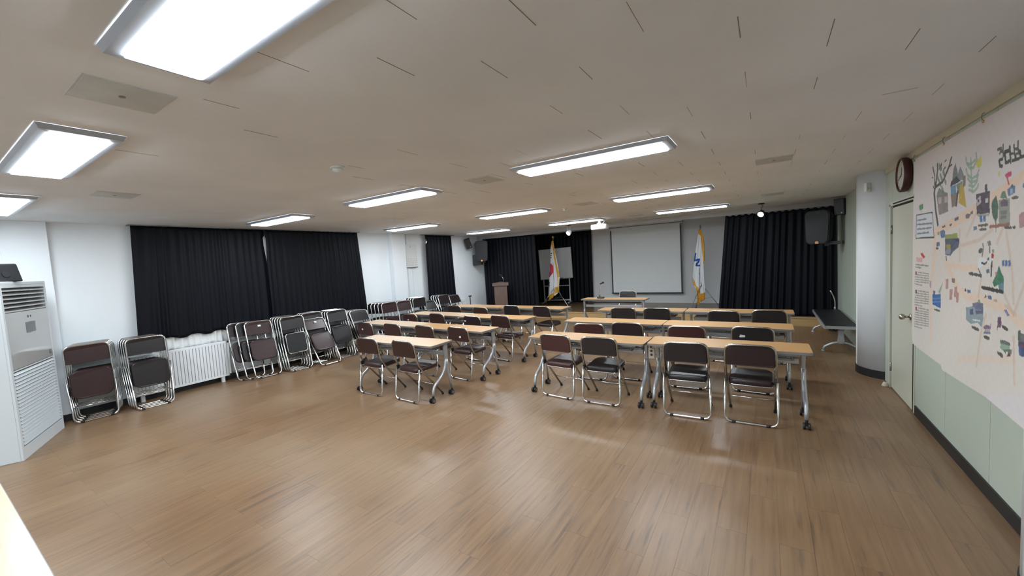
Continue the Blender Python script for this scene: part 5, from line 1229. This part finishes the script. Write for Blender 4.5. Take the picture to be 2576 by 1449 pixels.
# ================================================================== AIR CONDITIONER
t = thing('air_conditioner', 'tall white floor-standing air conditioner with louvres in the left corner', 'air conditioner', (-6.392, .575, 0), math.atan2(.406, -.914))
W, D, Hh = 1.07, .34, 1.83
bm = nb(); bx(bm, 0, .02, 0, W, D, 1.51); bx(bm, 0, .12, 1.51, W, D, Hh-.035); bx(bm, 0, .02, 1.51, .045, .12, Hh-.035); bx(bm, W-.045, .02, 1.51, W, .12, Hh-.035); bx(bm, 0, 0, 0, W, .02, .13); bx(bm, 0, 0, .13, .045, .02, Hh-.035); bx(bm, W-.045, 0, .13, W, .02, Hh-.035); bx(bm, .045, 0, 1.765, W-.045, .02, Hh-.035); bx(bm, 0, 0, Hh-.035, W, D, Hh)
bx(bm, .045, 0, .905, W-.045, .02, .92)
# a dark sheet paints in the shade of the outlet hollow
obj('casing', bm, M_ac, t, bevel=.004)
obj('outlet_shade', box(.046, .112, 1.51, W-.046, .119, 1.764), M_dark, t)
for k in range(6):
    z = 1.735-k*.043
    bm = nb(); v = [bm.verts.new(p) for p in ((.046, .055, z+.018), (W-.046, .055, z+.018), (W-.046, .002, z-.006), (.046, .002, z-.006), (.046, .055, z+.027), (W-.046, .055, z+.027), (W-.046, .001, z+.008), (.046, .001, z+.008))]
    for f in ((0, 3, 2, 1), (4, 5, 6, 7), (0, 1, 5, 4), (1, 2, 6, 5), (2, 3, 7, 6), (3, 0, 4, 7)): bm.faces.new([v[i] for i in f])
    obj('louvre_blade', bm, M_acp, t)
fp = obj('front_panel', box(.046, .0, .925, W-.046, .018, 1.505), M_acp, t, bevel=.004)
obj('display', box(.44, -.003, 1.27, .66, .001, 1.385), M_silverd, fp)
bm = nb(); cyl(bm, (.52, -.002, 1.445), (.52, .001, 1.445), .014, 12); cyl(bm, (.58, -.002, 1.445), (.58, .001, 1.445), .012, 12); obj('button', bm, M_black, fp)
obj('badge', box(.93, -.002, .96, .99, .001, 1.01), M_silverd, fp)
obj('intake_shade', box(.046, .013, .135, W-.046, .019, .902), M_dark, t)  # dark sheet paints in the shade between the slats
for k in range(21):
    z = .875-k*.036
    bm = nb(); v = [bm.verts.new(p) for p in ((.05, .013, z+.018), (W-.05, .013, z+.018), (W-.05, -.006, z-.004), (.05, -.006, z-.004), (.05, .013, z-.004), (W-.05, .013, z-.004))]
    for f in ((0, 1, 2, 3), (3, 2, 5, 4), (0, 3, 4), (1, 5, 2), (0, 4, 5, 1)): bm.faces.new([v[i] for i in f])
    obj('intake_slat', bm, M_ac, t)
t = thing('speaker_box', 'small black tapered box standing on top of the air conditioner', 'speaker', (-6.80, .60, 1.83), R(20))
bm = nb(); a = [(-.17, -.12), (.17, -.12), (.17, .12), (-.17, .12)]
r0 = [bm.verts.new((x, y, 0)) for x, y in a]; r1 = [bm.verts.new((x*.86, y*.80, .19)) for x, y in a]
for k in range(4): bm.faces.new((r0[k], r0[(k+1) % 4], r1[(k+1) % 4], r1[k]))
bm.faces.new(r0[::-1]); bm.faces.new(r1); obj('cabinet', bm, M_blackm, t, bevel=.012)
bm = nb(); cyl(bm, (.165, 0, .08), (.171, 0, .08), .03, 16); obj('driver', bm, M_black, t)

# ================================================================== RADIATORS
def radiator(y0, y1, lab):
    t = thing('radiator', lab, 'radiator', (-7.70, y0, 0), 0, 'white panel radiators'); L = y1-y0; z0, z1 = .09, .68
    bm = nb(); bx(bm, -.04, 0, z0, .0, L, z1); bx(bm, .0, 0, z0, .022, L, z0+.035); bx(bm, 0, 0, z1-.035, .022, L, z1); bx(bm, 0, 0, z0, .022, .03, z1); bx(bm, 0, L-.03, z0, .022, L, z1); obj('panel', bm, M_rad, t, bevel=.003)
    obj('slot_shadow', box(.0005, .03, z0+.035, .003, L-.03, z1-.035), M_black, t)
    n = int((L-.06)/.042); p = (L-.06)/n
    for k in range(n): obj('fin', box(.003, .03+k*p+.0036, z0+.034, .021, .03+(k+1)*p-.0036, z1-.034), M_rad, t)
    for y in (.12, L-.12): obj('foot', box(-.04, y-.022, 0, .01, y+.022, z0), M_rad, t)
    bm = nb(); tube(bm, fillet([(-.02, L, z0+.04), (-.02, L+.11, z0+.04), (-.02, L+.11, 0)], .03), .011, 8); obj('pipe', bm, M_silverd, t)
radiator(1.72, 2.985, 'white slotted radiator under the wide window, between stacked chairs')
radiator(7.95, 9.33, 'second radiator, mostly hidden behind far stacked chairs')
t = thing('pole_stand', 'short black pole standing beside the second radiator', 'pole', (-7.55, 9.36, 0))
bm = nb(); cyl(bm, (0, 0, .0), (0, 0, .02), .09, 16); obj('base', bm, M_black, t)
bm = nb(); cyl(bm, (0, 0, .02), (0, 0, .74), .014, 8); obj('pole', bm, M_black, t)
bm = nb(); bx(bm, -.03, -.04, .74, .03, .04, .775); obj('cap', bm, M_black, t)

# ================================================================== LEFT WALL: calendar; SPEAKERS
t = thing('wall_calendar', 'large white wall calendar hanging beside the narrow curtain', 'calendar', (-7.765, 7.30, 1.715))
obj('page', box(0, -.185, .015, .004, .225, .60), M_paper, t)
obj('lower_bar', box(-.002, -.185, 0, .010, .225, .018), M_ink, t)
def text_mesh(lines, size, m, name, parent, f):
    """lines: [(string, u, v)], f maps the glyph plane (u right, v up) to the parent's space"""
    bm = nb()
    for s, u, v in lines:
        cu = bpy.data.curves.new('glyph', 'FONT'); cu.body = s; cu.size = size; cu.align_x = 'CENTER'; cu.resolution_u = 2; o = bpy.data.objects.new('glyph', cu); C.objects.link(o)
        me = bpy.data.meshes.new_from_object(o); vs = [bm.verts.new(f(p.co.x+u, p.co.y+v)) for p in me.vertices]
        for q in me.polygons:
            try: bm.faces.new([vs[i] for i in q.vertices])
            except ValueError: pass
        bpy.data.objects.remove(o); bpy.data.curves.remove(cu); bpy.data.meshes.remove(me)
    return obj(name, bm, m, parent)
L = [('1', .18, .285)]
for r_ in range(4):
    for c_ in range(7): L.append((str(2+r_*7+c_), -.15+c_*.056, .215-r_*.052))
text_mesh(L, .038, M_ink, 'date_numbers', t, lambda u, v: (.0045, u+.01, v))
text_mesh([('8', 0, .52)], .05, M_ink, 'month_number', t, lambda u, v: (.0045, u+.0, v))

def pa_speaker(name, x, y, z, rot, lab, grp, s=1.0, tilt=0):
    """moulded loudspeaker: front faces local -y"""
    t = thing(name, lab, 'speaker', (x, y, z), R(rot), grp)
    o = [(u*(1-.16*max(0, (-v-.05)/.28)), v) for u, v in rrect(.42*s, .66*s, .10*s, .08*s, n=6)]
    bm = nb(); extr(bm, o, lambda u, v, d: (u*(1-d*1.1/s*.55), d, v*(1-d*.5)), .30*s, .02); obj('cabinet', bm, M_blackm, t)
    bm = nb(); extr(bm, [(u*.93, v*.95) for u, v in o], lambda u, v, d: (u, -.014+d, v), .012, .02); obj('grille', bm, M_blackm, t)
    bm = nb(); extr(bm, [(u, v-.295*s) for u, v in rrect(.055*s, .05*s, .022*s, .004)], lambda u, v, d: (u, -.017+d, v), .004); obj('badge', bm, M_orange, t)
    return t
def small_speaker(x, y, z, rx, ry, rz, lab, grp):
    t = thing('small_speaker', lab, 'speaker', (x, y, z), 0, grp); t.rotation_euler = (R(rx), R(ry), R(rz))
    bm = nb(); bx(bm, -.085, -.0, -.15, .085, .16, .15); obj('cabinet', bm, M_blackm, t, bevel=.012)
    bm = nb(); bx(bm, -.075, -.008, -.14, .075, .0, .14); obj('grille', bm, M_black, t, bevel=.003)
    bm = nb(); bx(bm, -.02, .155, -.02, .02, .26, .02); obj('wall_arm', bm, M_black, t)
    bm = nb(); bx(bm, .03, -.010, -.115, .05, -.008, -.10); obj('badge', bm, M_silver, t)
t = pa_speaker('wall_loudspeaker', -7.32, 9.76, 2.09, 24, 'large black loudspeaker on the left wall by the stage', 'wall loudspeakers', .98)
bm = nb(); bx(bm, -.12, .14, -.40, -.05, .33, -.30); bx(bm, -.05, .20, -.36, .05, .24, -.30); bx(bm, -.36, .30, -.42, -.05, .34, -.10); obj('wall_bracket', bm, M_black, t)
small_speaker(-7.60, 9.50, 2.33, 12, -16, 36, 'small tilted black speaker left of the large left loudspeaker', 'small wall speakers')
t = pa_speaker('wall_loudspeaker', .80, 9.56, 2.045, -24, 'large black loudspeaker on the right wall by the stage', 'wall loudspeakers', .98)
bm = nb(); bx(bm, .05, .20, -.36, .12, .30, -.28); bx(bm, .10, .16, -.34, .34, .22, -.28); obj('wall_bracket', bm, M_black, t)
small_speaker(1.12, 9.50, 2.385, 4, 0, -30, 'small black speaker above the large right loudspeaker', 'small wall speakers')

# ================================================================== STAGE THINGS
t = thing('podium', 'brown wooden podium standing at the left before the black curtain', 'podium', (-6.80, 9.93, 0), R(31))
bm = nb(); bx(bm, -.19, -.16, .03, .19, .16, 1.02); obj('body', bm, M_podium, t)
bm = nb(); bx(bm, -.20, -.17, 0, .20, .17, .03); obj('plinth', bm, M_podium, t)
o = [(-.24, 1.02), (.24, 1.02), (.24, 1.105), (.18, 1.105), (.11, 1.112), (.04, 1.124), (-.04, 1.124), (-.11, 1.112), (-.18, 1.105), (-.24, 1.105)]
bm = nb(); extr(bm, o, lambda u, v, d: (u, -.19+d, v), .37); obj('top', bm, M_podium, t)
bm = nb(); bx(bm, -.16, -.164, .10, .16, -.16, .95); obj('front_board', bm, M_podium, t)
mic(-6.72, 9.97, 1.118, 'thin gooseneck microphone on the brown podium', 200, False, .20)
# projection screen
t = thing('projection_screen', 'large pull-down projection screen with black borders on the stage wall', 'screen', (-3.16, 12.52, 0))
bm = nb(); bx(bm, -1.10, -.04, 2.565, 1.10, .118, 2.66); obj('housing', bm, M_plast, t, bevel=.008)
obj('fabric', box(-1.02, -.004, .535, 1.02, -.001, 2.58), M_screen, t)
for s in (-1, 1): obj('border', box(s*1.02, -.005, .52, s*1.06, -.0005, 2.50), M_black, t)
obj('bottom_bar', box(-1.075, -.015, .495, 1.075, .01, .535), M_black, t, bevel=.004)
obj('top_strip', box(-1.08, -.043, 2.585, 1.08, -.0405, 2.60), M_black, t)
# whiteboard
t = thing('whiteboard', 'whiteboard on a rolling stand at the back of the stage behind the flag', 'whiteboard', (-6.0, 12.1, HS), R(13))
wbp = [obj('board', box(-.545, -.012, .86, .545, .0, 1.86), M_wb, t)]
bm = nb()
for a in ((-.56, .845, .56, .86), (-.56, 1.86, .56, 1.875), (-.56, .86, -.545, 1.86), (.545, .86, .56, 1.86)): bx(bm, a[0], -.018, a[1], a[2], .008, a[3])
wbp.append(obj('frame', bm, M_silverd, t))
bm = nb(); bx(bm, -.1, -.07, .835, .5, -.018, .85); wbp.append(obj('pen_tray', bm, M_silverd, t))
bm = nb(); bx(bm, .05, -.06, .85, .22, -.02, .875); wbp.append(obj('eraser', bm, M_blue, t))
for o in wbp: o.matrix_local = Matrix.Translation((0, 0, 1.36)) @ Matrix.Rotation(R(-2), 4, 'Y') @ Matrix.Translation((0, 0, -1.36))
for s in (-1, 1):
    obj('post', box(s*.44-.018, .008, .07, s*.44+.018, .035, 1.2), M_silver, t)
    ft = obj('foot', box(s*.44-.02, -.28, .045, s*.44+.02, .28, .075), M_silver, t)
    for q in (-.25, .25): bm = nb(); cyl(bm, (s*.44-.012, q, .023), (s*.44+.012, q, .023), .0225, 12); obj('caster', bm, M_black, ft)
obj('rail', box(-.44, .010, .60, .44, .03, .63), M_silver, t); obj('rail', box(-.44, .010, .11, .44, .03, .15), M_silver, t)
# flags
def interp(poly, n):
    P = np.array(poly, float); zz = np.linspace(0, 1, n); L_ = np.concatenate([[0], np.cumsum(np.hypot(*np.diff(P, axis=0).T))]); L_ /= L_[-1]
    return np.stack([np.interp(zz, L_, P[:, 0]), np.interp(zz, L_, P[:, 1])], 1)
def flag_cloth(Lp, Rp, shapes, y, parent, seed):
    ny, nx = 150, 60; a = interp(Lp, ny); b_ = interp(Rp, ny); s = np.linspace(0, 1, nx)[None, :]; tt = np.linspace(0, 1, ny)[:, None]
    X = a[:, :1]*(1-s)+b_[:, :1]*s; Z = a[:, 1:]*(1-s)+b_[:, 1:]*s
    D = (.006+.020*tt)*np.sin(s*2*PI*2.6+seed+tt*1.3)+(.004+.010*tt)*np.sin(s*2*PI*5.3+seed*2-tt*2)
    col = paint(shapes, X, Z, (228, 231, 234))
    V = np.stack([X, np.full_like(X, y)+D, Z], -1); V -= np.array(parent.location)[None, None, :]
    grid_mesh('cloth', V, nx, ny, M_flag, parent, cols=col, thick=.003)
def flag(x, ztop, lab, Lp, Rp, shapes, legs, fin, seed, hz):
    t = thing('standing_flag', lab, 'flag', (x, 11.2, HS), 0, 'flags on tripod stands')
    bm = nb(); cyl(bm, (0, .03, .30), (0, .03, ztop-HS-.10), .012, 10); obj('pole', bm, M_gold if fin == 'ball' else M_silverd, t)
    bm = nb()
    if fin == 'ball': tube(bm, [(0, .03, ztop-HS-.10), (0, .03, ztop-HS-.08), (0, .03, ztop-HS-.075), (0, .03, ztop-HS-.04), (0, .03, ztop-HS-.01), (0, .03, ztop-HS)], [.014, .012, .025, .038, .025, .004], 14)
    else: tube(bm, [(0, .03, ztop-HS-.14), (0, .03, ztop-HS-.12), (0, .03, ztop-HS-.10), (0, .03, ztop-HS-.085), (0, .03, ztop-HS)], [.012, .02, .012, .03, .002], 6)
    obj('finial', bm, M_gold if fin == 'ball' else M_silverd, t)
    for a in legs:
        bm = nb(); tube(bm, [(0, .03, hz), (a[0], a[1], .008)], .009, 8); lg = obj('leg', bm, M_chrome if fin == 'ball' else M_silverd, t)
        bm = nb(); cyl(bm, (a[0], a[1], 0), (a[0], a[1], .02), .013, 8); obj('foot_cap', bm, M_rub, lg)
        bm = nb(); tube(bm, [(0, .03, .28), (a[0]*.5, .03+(a[1]-.03)*.5, hz*.5+.004)], .005, 6); obj('brace', bm, M_silverd, t)
    bm = nb(); cyl(bm, (0, .03, hz-.03), (0, .03, hz+.04), .022, 12); obj('collar', bm, M_silverd, t)
    flag_cloth(Lp, Rp, shapes, 11.2, t, seed)
    return t
flag(-5.615, 2.44, 'draped white flag with red and blue circle, black bars and gold fringe', F1L, F1R, FLAG1, ((.66, -.40), (-.42, -.25), (.10, .55)), 'ball', .6, .68)
flag(-1.432, 2.40, 'draped white flag with a blue zigzag emblem and gold fringe', F2L, F2R, FLAG2, ((.47, -.05), (-.25, -.42), (-.20, .40)), 'spear', 2.2, .66)

# ================================================================== RIGHT WALL: bench, rod, clock, banner
t = thing('waiting_bench', 'long black padded bench on silver legs along the right wall', 'bench', (.968, 8.90, 0))
for k in range(3):
    y0 = -.98+k*.655; bm = nb(); extr(bm, [(u, v+y0+.3275) for u, v in rrect(.40, .645, .03, n=3)], lambda u, v, d: (u, v, .385+d), .05, .02); obj('cushion', bm, M_blackm, t)
for s in (-1, 1):
    obj('side_rail', box(s*.20, -.99, .375, s*.222, .99, .425), M_silver, t, bevel=.005)
    obj('end_rail', box(-.20, s*.985-.012, .385, .20, s*.985+.012, .43), M_silver, t)
bm = nb(); bx(bm, -.03, -.95, .345, .03, .95, .383); obj('centre_beam', bm, M_silverd, t)
for s in (-1, 1):
    y = s*.86
    bm = nb(); rings = [[bm.verts.new((dx*a, y+dy*.03, z)) for dx, dy in ((-1, -1), (1, -1), (1, 1), (-1, 1))] for a, z in ((.040, .345), (.034, .25), (.045, .17), (.03, .13))]
    for A_, B_ in zip(rings, rings[1:]):
        for k in range(4): bm.faces.new((A_[k], A_[(k+1) % 4], B_[(k+1) % 4], B_[k]))
    bm.faces.new(rings[0]); bm.faces.new(rings[-1]); lp = obj('pedestal', bm, M_silver, t, bevel=.006)
    for q in (-1, 1):
        bm = nb(); P = [(0, y, .155), (q*.10, y, .135), (q*.205, y, .075), (q*.222, y, .018)]; tube(bm, fillet(P, .03), .019, 8); lg = obj('leg', bm, M_silver, t, smooth=True)
        bm = nb(); cyl(bm, (q*.222, y, 0), (q*.222, y, .02), .022, 12); obj('foot_pad', bm, M_plast, lg)
t = thing('bent_rod', 'thin bent silver rod rising behind the far end of the bench', 'rod', (1.09, 9.98, 0))
bm = nb(); cyl(bm, (0, 0, 0), (0, 0, .02), .08, 18); obj('base', bm, M_black, t)
bm = nb(); tube(bm, fillet([(0, 0, .02), (.02, 0, .42), (.02, 0, .60), (-.01, 0, .70), (-.055, -.02, .80)], .12), .011, 8); obj('rod', bm, M_chrome, t, smooth=True)
bm = nb(); cyl(bm, (.02, 0, .42), (.02, 0, .47), .016, 8); obj('collar', bm, M_silver, t)
# clock
t = thing('wall_clock', 'round wall clock with a dark maroon rim above the door', 'clock', (XR, 5.635, 2.385))
def ring_x(bm, prof, n=40):
    rs = [[bm.verts.new((-x, r_*math.cos(2*PI*k/n), r_*math.sin(2*PI*k/n))) for k in range(n)] for x, r_ in prof]
    for a, b_ in zip(rs, rs[1:]):
        for k in range(n): bm.faces.new((a[k], a[(k+1) % n], b_[(k+1) % n], b_[k])).smooth = True
    return rs
bm = nb(); ring_x(bm, [(.012, .165), (.03, .172), (.062, .172), (.07, .165), (.07, .152), (.055, .148)]); obj('rim', bm, M_maroon, t)
bm = nb(); rs = ring_x(bm, [(.012, .16), (.056, .150)]); bm.faces.new(rs[0]); bm.faces.new(rs[1]); obj('face', bm, M_clock, t)
for nm, ln, a, wd in (('hour_hand', .075, 100, .005), ('minute_hand', .12, -20, .004)):
    bm = nb(); d = Vector((0, math.cos(R(a)), math.sin(R(a)))); n_ = Vector((0, -d.z, d.y)); o0 = Vector((-.058, 0, 0))
    v = [bm.verts.new(o0+q) for q in (-d*.02-n_*wd, -d*.02+n_*wd, d*ln+n_*wd*.6, d*ln-n_*wd*.6)]; v2 = [bm.verts.new(p.co+Vector((-.0015, 0, 0))) for p in v]
    bm.faces.new(v); bm.faces.new(v2[::-1])
    for k in range(4): bm.faces.new((v[k], v[(k+1) % 4], v2[(k+1) % 4], v2[k]))
    obj(nm, bm, M_black, t)
bm = nb()
for k in range(12):
    a = R(30*k); y, z = .128*math.cos(a), .128*math.sin(a); bx(bm, -.0575, y-.004, z-.004, -.0562, y+.004, z+.004)
obj('hour_marks', bm, M_black, t)
t = thing('wall_sensor', 'small white sensor box near the top of the round column', 'sensor', (1.045, 6.64, 2.40), R(35))
obj('body', box(-.03, -.035, -.055, .03, .0, .055), M_plast, t, bevel=.006); obj('window', box(-.018, -.037, -.03, .018, -.035, .0), M_beige, t)
t = thing('door_stop', 'small cream door stop on the floor beside the door', 'door stop', (1.165, 6.27, 0), R(0))
bm = nb(); tube(bm, [(0, 0, 0), (0, 0, .012), (0, 0, .045), (0, 0, .055)], [.034, .034, .02, .012], 14); obj('body', bm, M_beige, t, smooth=True)
bm = nb(); cyl(bm, (0, 0, .0555), (0, 0, .062), .009, 8); obj('tip', bm, M_rub, t)

# banner: flat print on vinyl, painted into the cloth's colour attribute
t = thing('map_banner', 'huge hand-painted illustrated neighbourhood map banner on the right wall', 'banner', (1.2, 3.5, 0))
ys = np.concatenate([np.arange(5.41, 3.20, -.0055), np.arange(3.20, 1.35, -.08)]); nz = 380
bot = np.interp(ys, [1.4, 3.35, 3.45, 3.83, 4.575, 4.60, 5.25, 5.38, 5.41], [.62, .636, .641, .668, .650, .684, .690, .705, .79])
left_cut = np.interp(np.linspace(0, 1, nz), [0, 1], [0, 0])
S = np.linspace(0, 1, nz)[:, None]; Zt = 2.488
Zg = Zt*(1-S)+bot[None, :]*S; Yg = np.repeat(ys[None, :], nz, 0)
Xg = 1.199-.004*np.sin(Yg*3.1)*S-.006*np.exp(-((Yg-5.38)/.06)**2)*S
col = paint(BANNER, Yg, Zg, (224, 219, 219))
wash = (np.sin(Yg*2.3+1)*np.cos(Zg*3.1)+np.sin(Yg*5.1+Zg*4))*2.0; col += wash[..., None]+(np.sin(Yg*61+Zg*13)*np.sin(Zg*71)*1.5)[..., None]
V = np.stack([Xg-1.2, Yg-3.5, Zg], -1)
grid_mesh('banner_sheet', V, len(ys), nz, M_print, t, cols=col)
for k, y in enumerate((5.37, 4.62, 3.93, 3.2, 2.4)):
    bm = nb(); cyl(bm, (0, y-3.5, 2.475), (-.008, y-3.5, 2.475), .010, 12); gr = obj('eyelet', bm, M_gold, t)
    bm = nb(); tube(bm, fillet([(-.004, y-3.5, 2.475), (-.012, y-3.5, 2.50), (-.008, y-3.5, 2.525), (.006, y-3.5, 2.53)], .01), .0025, 6); obj('hook', bm, M_silverd, gr)
